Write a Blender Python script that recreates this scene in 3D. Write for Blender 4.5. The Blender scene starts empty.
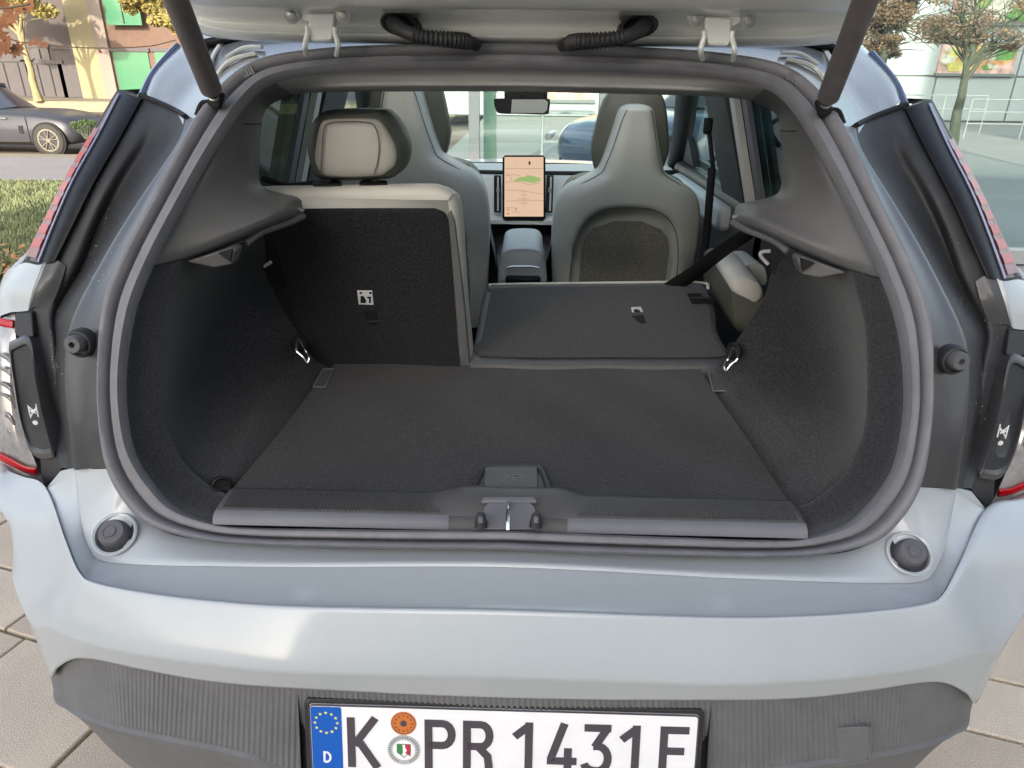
import bpy, bmesh, math, random
from mathutils import Vector as V, Matrix, noise
R = math.radians
random.seed(7)
sc = bpy.context.scene
# ------------------------------------------------------------------ camera, world, sun, exposure
FPX, PITCH, ROLL, YAW = 700.0, R(24), R(0.65), R(1.2)
CAM = V((0.021, 0.0, 1.38))
fwd = V((-math.sin(YAW)*math.cos(PITCH), math.cos(YAW)*math.cos(PITCH), -math.sin(PITCH)))
X0 = V((math.cos(YAW), math.sin(YAW), 0)); U0 = X0.cross(fwd)
RX = X0*math.cos(ROLL) + U0*math.sin(ROLL)
UP = -X0*math.sin(ROLL) + U0*math.cos(ROLL)
cd = bpy.data.cameras.new('camera'); cam = bpy.data.objects.new('camera', cd); sc.collection.objects.link(cam)
cd.sensor_width = 36; cd.lens = FPX/1024*36; cd.clip_end = 2000; cd.clip_start = .02
m = Matrix((RX, UP, -fwd)).transposed().to_4x4(); m.translation = CAM; cam.matrix_world = m
sc.camera = cam
SUN_EL, SUN_AZ = R(20), R(188)      # azimuth clockwise from +Y
w = bpy.data.worlds.new("World"); sc.world = w; w.use_nodes = True
nt = w.node_tree; bg = nt.nodes['Background']; sky = nt.nodes.new('ShaderNodeTexSky')
sky.sky_type = 'NISHITA'; sky.sun_disc = False; sky.sun_elevation = SUN_EL; sky.sun_rotation = SUN_AZ
sky.air_density = 1.0; sky.dust_density = 3.0; sky.ozone_density = .8
hs = nt.nodes.new('ShaderNodeHueSaturation'); hs.inputs['Saturation'].default_value = .62; nt.links.new(sky.outputs[0], hs.inputs['Color']); nt.links.new(hs.outputs[0], bg.inputs[0]); bg.inputs[1].default_value = 0.15
sd = bpy.data.lights.new('sun', 'SUN'); sd.energy = 2.4; sd.angle = R(.6); sd.color = (1, .90, .74)
so = bpy.data.objects.new('sun', sd); sc.collection.objects.link(so)
sdir = V((math.sin(SUN_AZ)*math.cos(SUN_EL), math.cos(SUN_AZ)*math.cos(SUN_EL), math.sin(SUN_EL)))
so.rotation_euler = sdir.to_track_quat('Z', 'Y').to_euler()
sc.view_settings.view_transform = 'Standard'; sc.view_settings.look = 'None'
sc.view_settings.exposure = 1.8; sc.view_settings.gamma = 1.0
C = sc.collection

# ------------------------------------------------------------------ helpers
def ray(px, py):
    return (fwd + RX*((px-512)/FPX) - UP*((py-384)/FPX))
def P(px, py, Y):
    d = ray(px, py); return CAM + d*(Y/d.y)
def PZ(px, py, Z):
    d = ray(px, py); return CAM + d*((Z-CAM.z)/d.z)
def PX(px, py, X):
    d = ray(px, py); return CAM + d*((X-CAM.x)/d.x)
def interp(tab, z):
    if z <= tab[0][0]: return tab[0][1]
    for (a, fa), (b, fb) in zip(tab, tab[1:]):
        if z <= b: 
            t = (z-a)/(b-a); return fa+(fb-fa)*t
    return tab[-1][1]
BASE = [(.40,.79),(.78,.80),(.9,.825),(1.05,.89),(1.2,1.0),(1.3,1.11),(1.38,1.22),(1.45,1.33),(1.6,1.55)]
def FS(x, z): return interp(BASE, z) + .18*x*x
def PF(px, py, off=0., F=FS):
    d = ray(px, py); g = lambda t: CAM.y+d.y*t - F(CAM.x+d.x*t, CAM.z+d.z*t) - off
    a = .4
    while a < 2.6 and g(a)*g(a+.05) > 0: a += .05
    lo, hi = a, a+.05; s0 = g(lo)
    for _ in range(30):
        m_ = (lo+hi)/2
        if g(m_)*s0 > 0: lo = m_
        else: hi = m_
    return CAM + d*lo
def MX(p, s): return V((p.x if s < 0 else -p.x, p.y, p.z))   # points are traced on the left (s=-1), mirrored for s=+1
def W(*a): return V(a)
def cr(p0, p1, p2, p3, t):
    return .5*((2*p1)+(p2-p0)*t+(2*p0-5*p1+4*p2-p3)*t*t+(3*p1-p0-3*p2+p3)*t**3)
def crom(pts, k, closed=False):
    n = len(pts); out = []
    if n < 2: return list(pts)
    for i in range(n if closed else n-1):
        if closed: a, b, c, d = pts[i-1], pts[i], pts[(i+1) % n], pts[(i+2) % n]
        else: a, b, c, d = pts[max(i-1, 0)] if i else pts[0]*2-pts[1], pts[i], pts[i+1], (pts[i+2] if i+2 < n else pts[-1]*2-pts[-2])
        for j in range(k): out.append(cr(a, b, c, d, j/k))
    if not closed: out.append(pts[-1].copy())
    return out
def sst(a, b, x):
    t = max(0, min(1, (x-a)/(b-a))); return t*t*(3-2*t)

class MB:
    def __init__(s): s.v = []; s.f = []
    def add(s, vs, fs):
        o = len(s.v); s.v += [tuple(v) for v in vs]; s.f += [tuple(i+o for i in f) for f in fs]; return s
    def grid(s, rows, close_u=False):
        n = len(rows[0]); vs = [p for r in rows for p in r]; fs = []
        for i in range(len(rows)-1):
            for j in range(n if close_u else n-1):
                a = i*n+j; b = i*n+(j+1) % n; fs.append((a, b, b+n, a+n))
        return s.add(vs, fs)
    def sheet(s, rows, ku=4, kv=4):
        R_ = [crom(r, ku) for r in rows]
        cols = [crom([r[j] for r in R_], kv) for j in range(len(R_[0]))]
        return s.grid([[c[i] for c in cols] for i in range(len(cols[0]))])
    def box(s, c, size, rz=0, M=None):
        c = V(c); hx, hy, hz = (q/2 for q in size)
        M = M or Matrix.Rotation(rz, 3, 'Z')
        vs = [c+M@V((x*hx, y*hy, z*hz)) for x in (-1, 1) for y in (-1, 1) for z in (-1, 1)]
        return s.add(vs, [(0,1,3,2),(4,6,7,5),(0,4,5,1),(2,3,7,6),(0,2,6,4),(1,5,7,3)])
    def prism(s, pts, vec):
        n = len(pts); vec = V(vec)
        return s.add(list(pts)+[p+vec for p in pts], [tuple(range(n))[::-1], tuple(range(n, 2*n))]+[(i, (i+1) % n, (i+1) % n+n, i+n) for i in range(n)])
    def layers(s, loops, cap=True):
        s.grid(loops, True)
        if cap:
            n = len(loops[0]); s.add(loops[-1], [tuple(range(n))])
        return s
    def tube(s, path, r, n=10, cap=True, flat=None):
        rows = []; N = len(path); prev = None
        for i, p in enumerate(path):
            t = (path[min(i+1, N-1)]-path[max(i-1, 0)]).normalized()
            if prev is None: a = t.orthogonal().normalized()
            else: a = (prev - t*prev.dot(t)).normalized()
            prev = a; b = t.cross(a); rr = r[i] if isinstance(r, (list, tuple)) else r
            rows.append([p+(a*math.cos(q)+b*math.sin(q))*rr for q in (2*math.pi*k/n for k in range(n))])
        s.grid(rows, True)
        if cap: s.add(rows[0], [tuple(range(n))[::-1]]); s.add(rows[-1], [tuple(range(n))])
        return s
    def cyl(s, c, ax, r, h, n=24, r2=None):
        c = V(c); ax = V(ax).normalized(); return s.tube([c, c+ax*h], [r, r if r2 is None else r2], n)
    def lathe(s, c, ax, prof, n=28, cap=True):       # prof: (radius, height along axis)
        c = V(c); ax = V(ax).normalized(); a = ax.orthogonal().normalized(); b = ax.cross(a)
        rows = [[c+ax*h+(a*math.cos(2*math.pi*k/n)+b*math.sin(2*math.pi*k/n))*r for k in range(n)] for r, h in prof]
        s.grid(rows, True)
        if cap and prof[0][0] > 1e-5: s.add(rows[0], [tuple(range(n))])
        if cap and prof[-1][0] > 1e-5: s.add(rows[-1], [tuple(range(n))])
        return s
    def ribbon(s, pts, w, vec, nrm):       # mitred flat stroke along pts in a plane with normal nrm, extruded by vec
        pts = [p for i, p in enumerate(pts) if i == 0 or (p-pts[i-1]).length > 1e-6]; L, Rr = [], []; n = len(pts)
        for i, p in enumerate(pts):
            d1 = (pts[i]-pts[i-1]).normalized() if i else (pts[1]-pts[0]).normalized()
            d2 = (pts[i+1]-pts[i]).normalized() if i < n-1 else d1
            n1 = nrm.cross(d1).normalized(); n2 = nrm.cross(d2).normalized(); mm = (n1+n2).normalized(); k = 1/max(.5, mm.dot(n1))
            L.append(p+mm*k*w/2); Rr.append(p-mm*k*w/2)
        vec = V(vec)
        rows = [L, Rr, [q+vec for q in Rr], [q+vec for q in L]]
        vs = [p for r in rows for p in r]; fs = []
        for i in range(n-1):
            for a, b in ((0, 1), (1, 2), (2, 3), (3, 0)): fs.append((a*n+i, a*n+i+1, b*n+i+1, b*n+i))
        fs += [(0, n, 2*n, 3*n), (n-1, 2*n-1, 3*n-1, 4*n-1)]
        return s.add(vs, fs)
    def build(s, name, mat, parent=None, ang=35, bevel=0, seg=2, thick=0, off=0, weld=True):
        me = bpy.data.meshes.new(name); me.from_pydata(s.v, [], s.f)
        bm = bmesh.new(); bm.from_mesh(me)
        if weld: bmesh.ops.remove_doubles(bm, verts=bm.verts, dist=1e-5)
        bmesh.ops.recalc_face_normals(bm, faces=bm.faces)
        bm.to_mesh(me); bm.free()
        me.shade_smooth(); me.set_sharp_from_angle(angle=R(ang))
        me.materials.append(mat)
        o = bpy.data.objects.new(name, me); C.objects.link(o)
        if parent is not None: o.parent = parent
        if thick:
            md = o.modifiers.new('solid', 'SOLIDIFY'); md.thickness = thick; md.offset = off
        if bevel:
            md = o.modifiers.new('bevel', 'BEVEL'); md.width = bevel; md.segments = seg; md.limit_method = 'ANGLE'; md.angle_limit = R(40)
        return o
def thing(name, label, cat, loc=(0, 0, 0), group=None):
    o = bpy.data.objects.new(name, None); C.objects.link(o); o.location = loc
    o['label'] = label; o['category'] = cat
    if group: o['group'] = group
    return o
def tag(o, label=None, cat=None, group=None, kind=None):
    for k, v in (('label', label), ('category', cat), ('group', group), ('kind', kind)):
        if v: o[k] = v
    return o
def inset(loop, d, axis='y'):
    """shrink a closed loop lying roughly in the XZ plane by d"""
    n = len(loop); A = sum(loop[i].x*loop[(i+1) % n].z-loop[(i+1) % n].x*loop[i].z for i in range(n)); sg = 1 if A > 0 else -1; out = []
    for i in range(n):
        t = loop[(i+1) % n]-loop[i-1]; q = V((-t.z, 0, t.x))*sg
        q = q.normalized() if q.length > 1e-9 else V((0, 0, 0))
        out.append(loop[i]+q*d)
    return out

# ------------------------------------------------------------------ materials
def mat(name, col, rough=.5, metal=0., spec=.5, coat=0., var=0., vs=20., bump=0., bs=200., emit=None, es=1., var2=0., vs2=3., dist=.002, sheen=0., stretch=None):
    m = bpy.data.materials.new(name); m.use_nodes = True; n = m.node_tree; b = n.nodes['Principled BSDF']
    b.inputs['Base Color'].default_value = (*col, 1); b.inputs['Roughness'].default_value = rough; b.inputs['Metallic'].default_value = metal
    b.inputs['Specular IOR Level'].default_value = spec; b.inputs['Coat Weight'].default_value = coat; b.inputs['Coat Roughness'].default_value = .09
    if sheen: b.inputs['Sheen Weight'].default_value = sheen; b.inputs['Sheen Roughness'].default_value = .5
    if emit: b.inputs['Emission Color'].default_value = (*emit, 1); b.inputs['Emission Strength'].default_value = es
    tc = n.nodes.new('ShaderNodeTexCoord'); src = tc.outputs['Object']
    if stretch:
        mp = n.nodes.new('ShaderNodeMapping'); mp.inputs['Scale'].default_value = stretch; n.links.new(src, mp.inputs[0]); src = mp.outputs[0]
    last = None
    for k, (am, s_) in enumerate(((var, vs), (var2, vs2))):
        if not am: continue
        t = n.nodes.new('ShaderNodeTexNoise'); t.inputs['Scale'].default_value = s_; t.inputs['Detail'].default_value = 3; t.inputs['Roughness'].default_value = .65
        n.links.new(src, t.inputs['Vector'])
        r = n.nodes.new('ShaderNodeMapRange'); r.inputs[1].default_value = .38 if 'carpet' in name else .3; r.inputs[2].default_value = .62 if 'carpet' in name else .7; r.inputs[3].default_value = 1-am; r.inputs[4].default_value = 1+am
        n.links.new(t.outputs[0], r.inputs[0])
        if last is None: last = r.outputs[0]
        else:
            q = n.nodes.new('ShaderNodeMath'); q.operation = 'MULTIPLY'; n.links.new(last, q.inputs[0]); n.links.new(r.outputs[0], q.inputs[1]); last = q.outputs[0]
    if last is not None:
        vm = n.nodes.new('ShaderNodeVectorMath'); vm.operation = 'SCALE'; vm.inputs[0].default_value = col; n.links.new(last, vm.inputs['Scale'])
        n.links.new(vm.outputs[0], b.inputs['Base Color'])
    if bump:
        t = n.nodes.new('ShaderNodeTexNoise'); t.inputs['Scale'].default_value = bs; t.inputs['Detail'].default_value = 3; n.links.new(src, t.inputs['Vector'])
        bp = n.nodes.new('ShaderNodeBump'); bp.inputs['Strength'].default_value = bump; bp.inputs['Distance'].default_value = dist
        n.links.new(t.outputs[0], bp.inputs['Height']); n.links.new(bp.outputs[0], b.inputs['Normal'])
    return m
def glass_mat(name, tint, ior=1.45, rough=0.):
    m = bpy.data.materials.new(name); m.use_nodes = True; n = m.node_tree; n.nodes.clear()
    o = n.nodes.new('ShaderNodeOutputMaterial'); t = n.nodes.new('ShaderNodeBsdfTransparent'); g = n.nodes.new('ShaderNodeBsdfGlossy'); mx = n.nodes.new('ShaderNodeMixShader'); lw = n.nodes.new('ShaderNodeLayerWeight'); lw.inputs[0].default_value = .5
    pw = n.nodes.new('ShaderNodeMath'); pw.operation = 'POWER'; pw.inputs[1].default_value = 5; n.links.new(lw.outputs['Facing'], pw.inputs[0]); f = n.nodes.new('ShaderNodeMath'); f.operation = 'MULTIPLY_ADD'; f.inputs[1].default_value = .8; f.inputs[2].default_value = (ior-1)**2/(ior+1)**2; n.links.new(pw.outputs[0], f.inputs[0])
    t.inputs[0].default_value = (*tint, 1); g.inputs['Roughness'].default_value = rough; 
    n.links.new(f.outputs[0], mx.inputs[0]); n.links.new(t.outputs[0], mx.inputs[1]); n.links.new(g.outputs[0], mx.inputs[2]); n.links.new(mx.outputs[0], o.inputs[0]); return m
M = {}
M['paint'] = mat('paint', (.37,.402,.43), .45, .0, .5, coat=.65, var=.02, vs=3, var2=.015, vs2=40)
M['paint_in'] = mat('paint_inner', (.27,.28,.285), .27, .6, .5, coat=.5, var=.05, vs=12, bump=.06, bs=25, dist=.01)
M['sealant'] = mat('sealant', (.60,.61,.59), .4, .1, .5, coat=.3)
M['gloss_black'] = mat('gloss_black', (.006,.006,.008), .5, 0, .15, coat=.05, var=.5, vs=60, bump=.05, bs=300)
M['trim_black'] = mat('trim_black', (.026,.027,.030), .5, 0, .3, var=.2, vs=25, bump=.12, bs=900, dist=.0006, var2=.15, vs2=8)
M['body_dark'] = mat('body_dark', (.052,.052,.058), .38, .3, .4, coat=.3, var=.18, vs=10, bump=.04, bs=60)
M['roof_blue'] = mat('roof_blue', (.03,.05,.11), .18, .2, .5, coat=1.)
M['rubber'] = mat('rubber', (.155,.155,.172), .55, 0, .4, var=.1, vs=30, bump=.05, bs=300)
M['header_lit'] = mat('header_plastic_lit', (.34,.335,.335), .55, 0, .4, var=.05, vs=10, bump=.2, bs=1000, dist=.0005)  # same plastic as the pillars, the light on it put into a paler colour
M['rubber_black'] = mat('rubber_black', (.022,.022,.025), .55, 0, .4, var=.2, vs=80)
M['carpet_floor_shaded'] = mat('carpet_floor_shaded', (.0125,.0135,.016), .95, 0, .08, var=.7, vs=320, bump=.5, bs=500, dist=.003, var2=.16, vs2=6, sheen=.2)  # same carpet as the sides, the floor's shade put into a darker colour
M['carpet'] = mat('carpet', (.022,.0235,.027), .95, 0, .08, var=.6, vs=320, bump=.5, bs=600, dist=.003, var2=.16, vs2=6, sheen=.25)
M['carpet_ring'] = mat('carpet_ring', (.027,.0285,.033), .95, 0, .08, var=.42, vs=360, bump=.9, bs=600, dist=.003, sheen=.25)
M['carpet_seat'] = mat('carpet_seat', (.018,.019,.022), .95, 0, .08, var=.45, vs=300, bump=.6, bs=600, dist=.002, sheen=.2)
M['plastic_grey'] = mat('plastic_grey', (.098,.098,.102), .55, 0, .4, var=.06, vs=8, bump=.25, bs=1100, dist=.0005)
M['plastic_dark'] = mat('plastic_dark', (.035,.036,.040), .5, 0, .4, var=.1, vs=20, bump=.1, bs=800, dist=.0005)
M['plastic_bumper'] = mat('plastic_bumper', (.128,.130,.138), .6, 0, .4, var=.08, vs=30, bump=.25, bs=900, dist=.0006, var2=.07, vs2=5)
M['plastic_lip'] = mat('plastic_lip', (.135,.137,.155), .5, 0, .4, var=.05, vs=20, bump=.1, bs=900, dist=.0005)
M['vinyl'] = mat('vinyl', (.55,.545,.505), .5, 0, .4, var=.04, vs=10, bump=.15, bs=500, dist=.0006)
M['vinyl_green'] = mat('vinyl_green', (.42,.44,.405), .48, 0, .4, var=.05, vs=6, bump=.12, bs=500, dist=.0006)
M['vinyl_dark'] = mat('vinyl_dark', (.085,.090,.075), .55, 0, .35, var=.08, vs=10, bump=.15, bs=500)
M['textile'] = mat('textile', (.20,.19,.155), .9, 0, .2, var=.6, vs=300, bump=.5, bs=400, dist=.002)
M['steel'] = mat('steel', (.65,.65,.66), .22, 1.)
M['steel_dull'] = mat('steel_dull', (.42,.42,.41), .38, .7, var=.1, vs=40)
M['strut'] = mat('strut_coat', (.12,.108,.112), .48, .1, .45, var=.12, vs=40, bump=.1, bs=500, dist=.0005)
M['black'] = mat('matte_black', (.010,.010,.011), .7, 0, .3)
M['pillar_dark'] = mat('pillar_dark', (.022,.023,.026), .55, 0, .3)
M['belt'] = mat('belt', (.010,.010,.011), .75, 0, .3, var=.2, vs=400)
M['red_lens'] = mat('red_lens', (.38,.002,.008), .35, 0, .4, coat=.3)
M['strip_lens'] = mat('strip_lens', (.07,.02,.028), .35, 0, .3, coat=.2)
M['pale_pink'] = mat('pale_pink', (.24,.10,.11), .35, 0, .3, coat=.2)
M['edge_blue'] = mat('edge_blue', (.30,.33,.48), .3, 0, .5, coat=.5)
M['clear_lens'] = mat('clear_lens', (.33,.325,.33), .16, .25, .5, coat=1., var=.25, vs=30)
M['chrome'] = mat('chrome', (.75,.75,.75), .12, 1.)
M['white_print'] = mat('white_print', (.65,.65,.66), .6)
M['grey_print'] = mat('grey_print', (.22,.24,.27), .6)
M['plate_white'] = mat('plate_white', (.80,.80,.83), .35, 0, .5, coat=.3, var=.03, vs=20)
M['plate_black'] = mat('plate_black', (.065,.056,.07), .4, 0, .5)
M['plate_blue'] = mat('plate_blue', (.005,.095,.45), .35, 0, .5)
M['yellow_print'] = mat('yellow_print', (.75,.72,.12), .5)
M['orange_print'] = mat('orange_print', (.55,.16,.03), .5, var=.15, vs=300)
M['seal_grey'] = mat('seal_grey', (.42,.43,.44), .4, var=.12, vs=300)
M['green_print'] = mat('green_print', (.03,.22,.06), .5)
M['red_print'] = mat('red_print', (.45,.03,.04), .5)
M['screen_face'] = mat('screen_face', (.05,.04,.03), .25, emit=(.86,.60,.42), es=.25)
M['screen_park'] = mat('screen_park', (.05,.05,.02), .25, emit=(.42,.62,.22), es=.21)
M['screen_line'] = mat('screen_line', (.05,.03,.02), .25, emit=(.55,.36,.26), es=.19)
M['screen_red'] = mat('screen_red', (.05,.03,.02), .25, emit=(.75,.22,.12), es=.21)
M['dash_light'] = mat('dash_light', (.42,.46,.47), .55, var=.03, vs=5)
M['dash_dark'] = mat('dash_dark', (.03,.032,.036), .55, var=.1, vs=15)
M['windscreen'] = glass_mat('windscreen', (.88,.95,.92))
M['side_glass'] = glass_mat('side_glass', (.20,.25,.235))
M['front_glass'] = glass_mat('front_side_glass', (.78,.88,.86))
M['roof_glass'] = glass_mat('roof_glass', (.86,.88,.87))
M['shop_glass'] = glass_mat('shop_glass', (.89,.945,.93), 1.6)
M['tyre'] = mat('tyre', (.028,.025,.02), .8, var=.2, vs=20)
M['rim'] = mat('rim', (.20,.18,.15), .4, .4)
M['rim_dark'] = mat('rim_dark', (.03,.03,.03), .5, .3)

# ------------------------------------------------------------------ the setting
def plane_sheet(name, x0, x1, y0, y1, z, m_, nx=1, ny=1, kind='structure', parent=None):
    b = MB(); b.grid([[V((x0+(x1-x0)*i/nx, y0+(y1-y0)*j/ny, z)) for i in range(nx+1)] for j in range(ny+1)])
    return tag(b.build(name, m_, parent), kind=kind)
M['soil'] = mat('ground_soil', (.24,.22,.19), .95, var=.3, vs=2, bump=.4, bs=30)
M['concrete'] = mat('pale_concrete', (.27,.28,.265), .85, var=.08, vs=.6, bump=.15, bs=60, var2=.06, vs2=9)
M['asphalt'] = mat('asphalt', (.15,.115,.085), .9, var=.12, vs=.8, bump=.4, bs=80, var2=.1, vs2=30)
M['asphalt_old'] = mat('asphalt_old', (.20,.185,.185), .9, var=.1, vs=2, bump=.4, bs=80)
M['kerb'] = mat('kerb_stone', (.20,.175,.12), .85, var=.12, vs=4, bump=.3, bs=50)
M['joint'] = mat('mossy_joint', (.19,.175,.10), 1, var=.4, vs=60, bump=.8, bs=200, var2=.3, vs2=5)
def paver_mat(name, c): 
    return mat(name, c, .9, 0, .3, var=.30, vs=330, bump=.8, bs=350, dist=.003, var2=.08, vs2=4)
M['pavers'] = [paver_mat('paver_a', (.55,.465,.375)), paver_mat('paver_b', (.60,.51,.415)), paver_mat('paver_c', (.50,.42,.34))]
plane_sheet('ground', -600, 600, -400, 900, -.52, M['soil'])
pav = plane_sheet('pavement', -3.3, 4.4, -1.5, 5.35, -.010, M['joint'])
# individual paving slabs, grid turned 17 degrees
ca, sa = math.cos(R(-17)), math.sin(R(-17)); ex, ey = V((ca, sa, 0)), V((-sa, ca, 0)); O = V((-1.23, 1.37, 0))
slab_mesh = {}
def slab(w_, h_, mi):
    key = (w_, h_, mi)
    if key not in slab_mesh:
        b = MB(); g = .0045; e = .003
        def loop(i, z): return [ex*x+ey*y+V((0, 0, z)) for x, y in ((g+i, g+i), (w_-g-i, g+i), (w_-g-i, h_-g-i), (g+i, h_-g-i))]
        b.layers([loop(0, -.05), loop(0, -.003), loop(e, 0)])
        o = b.build('paving_slab', M['pavers'][mi], ang=20); slab_mesh[key] = o.data; bpy.data.objects.remove(o)
    return slab_mesh[key]
rows_ = []; yy = 0.; k = 0
ys = [(-.30-.19-.30-.19-.3-.19-.3-.19-.30), .30]
y_ = -1.96; hs = [.30, .19]
bounds = []; y_ = 0
while y_ > -2.2: bounds.append((y_-hs[len(bounds) % 2], hs[len(bounds) % 2])); y_ -= hs[(len(bounds)-1) % 2]
y_ = 0; q = 0
while y_ < 3.2: h_ = (.19, .30)[q % 2]; bounds.append((y_, h_)); y_ += h_; q += 1
nsl = 0
for yb, h_ in bounds:
    rnd = random.Random(int(yb*1000)); x_ = -3.2
    if abs(yb) < 1e-6 or abs(yb+.3) < 1e-6: x_ = {0: -3.2, 1: -3.31}[0 if abs(yb) < 1e-6 else 1]+.0
    x_ += rnd.choice((0, .08, .19, .3)) if not (abs(yb) < 1e-6) else 0
    while x_ < 3.6:
        w_ = rnd.choice((.30, .40, .40, .58))
        p = O+ex*x_+ey*yb; c = p+ex*w_/2+ey*h_/2
        vis = (-2.75 < c.x < 2.75 and -.2 < c.y < 2.9 and not (abs(c.x) < .62 and c.y > .75))
        if vis and nsl < 290:
            o = bpy.data.objects.new('paving_slab', slab(w_, h_, rnd.randrange(3))); C.objects.link(o); o.parent = pav
            o.location = p+V((0, 0, rnd.uniform(-.002, .002))); nsl += 1
        x_ += w_
tag(pav, kind='structure')
# left side bands: path, kerb, road, far sidewalk
plane_sheet('path', -60, -1.6, 9.6, 12.2, -.02, M['asphalt_old'])
b = MB(); b.box((-31, 12.9, -.32), (59, 1.3, .42)); tag(b.build('kerb', M['kerb'], bevel=.02), kind='structure')
plane_sheet('road', -90, -1.6, 13.56, 33.0, -.43, M['asphalt'])
b = MB(); b.box((-46, 35.0, -.24), (89, 4, .48)); tag(b.build('sidewalk', M['kerb'], bevel=.02), kind='structure')
plane_sheet('plaza', -60, 60, -17.7, -1.52, -.012, mat('plaza_paving', (.40,.36,.30), .9, var=.1, vs=.8, bump=.3, bs=20))
plane_sheet('forecourt', -1.55, 70, 5.36, 70, -.016, M['concrete'])
plane_sheet('lawn_soil', -20, -1.7, 5.0, 9.55, -.03, mat('lawn_soil', (.10,.12,.05), 1, var=.4, vs=4))
# grass blades
M['grass'] = mat('grass_blade', (.17,.195,.095), .8, var=.35, vs=3, var2=.3, vs2=25)
b = MB(); rg = random.Random(3)
for i in range(52000):
    x, y = rg.uniform(-10.5, -1.9), 5.0+4.5*rg.random()**1.25; h_ = rg.uniform(.03, .075); a = rg.uniform(0, 6.28); w_ = rg.uniform(.006, .012)
    dx, dy = math.cos(a)*w_, math.sin(a)*w_; lx, ly = rg.uniform(-.035, .035), rg.uniform(-.035, .035)
    b.v += [(x-dx, y-dy, -.03), (x+dx, y+dy, -.03), (x+lx, y+ly, h_-.03)]; n_ = len(b.v); b.f.append((n_-3, n_-2, n_-1))
tag(b.build('grass', M['grass'], weld=False), kind='stuff', label='short green lawn between the car and the path')
# fallen leaves along the lawn edge
M['dry_leaf'] = mat('dry_leaf', (.36,.17,.07), .8, var=.4, vs=8)
b = MB()
for i in range(900):
    x, y = rg.uniform(-6.5, -2.2), rg.gauss(5.05, .35); z = .0; a = rg.uniform(0, 6.28); s_ = rg.uniform(.02, .045)
    p = V((x, y, rg.uniform(0, .03))); u_ = V((math.cos(a), math.sin(a), rg.uniform(-.4, .4)))*s_; v_ = V((-math.sin(a), math.cos(a), rg.uniform(-.4, .4)))*s_*.6
    b.add([p-u_, p+v_, p+u_, p-v_], [(0, 1, 2, 3)])
tag(b.build('fallen_leaves', M['dry_leaf'], weld=False), kind='stuff', label='brown fallen leaves along the near edge of the lawn')

# ------------------------------------------------------------------ buildings
M['mauve'] = mat('render_mauve', (.082,.070,.066), .9, var=.06, vs=1, bump=.2, bs=20)
M['brown'] = mat('clinker_brown', (.115,.073,.055), .9, var=.12, vs=5, bump=.3, bs=30)
M['cream'] = mat('render_cream', (.235,.205,.12), .9, var=.05, vs=1)
M['pale_pillar'] = mat('pillar_pale', (.20,.165,.14), .85, var=.05, vs=2)
M['green_door'] = mat('door_green', (.006,.115,.045), .4, 0, .5, coat=.3, var=.06, vs=2)
M['door_grey'] = mat('door_grey', (.05,.043,.046), .6, var=.1, vs=3)
M['dark_glass'] = mat('dark_window', (.05,.05,.06), .1, 0, .6)
def gx(px, Y, py=92): return P(px, py, Y).x
YB = 37.
hb = thing('terraced_building', 'grey and cream rendered building with brown wall and green shutters across the road', 'building', (-20, YB, 0))
def bbox(name, m_, x0, x1, y0, y1, z0, z1, par=hb, bevel=0, lab=None):
    b = MB(); L = par.location; b.box(((x0+x1)/2-L.x, (y0+y1)/2-L.y, (z0+z1)/2-L.z), (x1-x0, y1-y0, z1-z0)); o = b.build(name, m_, par, bevel=bevel)
    if lab: o['label'] = lab
    return o
def sub(name, m_, x0, x1, y0, y1, z0, z1, par, root=hb):
    b = MB(); L = root.location; b.box(((x0+x1)/2-L.x, (y0+y1)/2-L.y, (z0+z1)/2-L.z), (x1-x0, y1-y0, z1-z0)); return b.build(name, m_, par)
xa, xb, xc, xd, xe = gx(-40, YB)-14, gx(88, YB), gx(112, YB), gx(124, YB), gx(240, YB)+2
bbox('wall', M['mauve'], xa, xb, YB, YB+8, 0, 13, lab='grey mauve rendered wall')
bbox('bay', M['cream'], xb, xc, YB-.5, YB+8, 0, 13.2, lab='sunlit cream bay')
bbox('pillar', M['pale_pillar'], xc+.003, xd, YB-.62, YB+8, 0, 13.1)
wb = bbox('wall', M['brown'], xd+.003, xe, YB-.45, YB+8, 0, 13.05, lab='brown clinker wall with green shutters')
bbox('roof', M['door_grey'], xa-.4, xe+.4, YB-1.2, YB+8.4, 13.25, 13.6)
def opening(px0, px1, py0, py1, nm, m_, yf, frame=M['door_grey'], nleaf=2):
    a, c_ = P(px0, py1, yf), P(px1, py0, yf); x0, x1, z0, z1 = a.x, c_.x, max(0.02, a.z), c_.z
    o = bbox(nm, m_, x0, x1, yf-.06, yf+.02, z0, z1)
    for i in range(1, nleaf): xm = x0+(x1-x0)*i/nleaf; sub('rail', M['black'], xm-.03, xm+.03, yf-.075, yf-.05, z0+.05, z1-.05, o)
    sub('lintel', frame, x0-.12, x1+.12, yf-.14, yf-.04, z1+.004, z1+.16, o)
    return o
opening(122, 148, 52, 96, 'green_door', M['green_door'], YB-.45, nleaf=1)
opening(157, 185, 52, 66, 'green_window', M['green_door'], YB-.45, nleaf=2)
opening(108, 136, -12, 25, 'green_window', M['green_door'], YB-.9, nleaf=2)
opening(66, 91, 50, 99, 'grey_door', M['door_grey'], YB, nleaf=1)
opening(34, 62, 64, 99, 'grey_gate', M['door_grey'], YB, nleaf=3)
opening(-30, 33, 62, 99, 'grey_gate', M['door_grey'], YB, nleaf=5)
opening(34, 48, 48, 60, 'window', M['dark_glass'], YB, nleaf=2)
opening(4, 14, 50, 60, 'window', M['dark_glass'], YB, nleaf=1)
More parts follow.
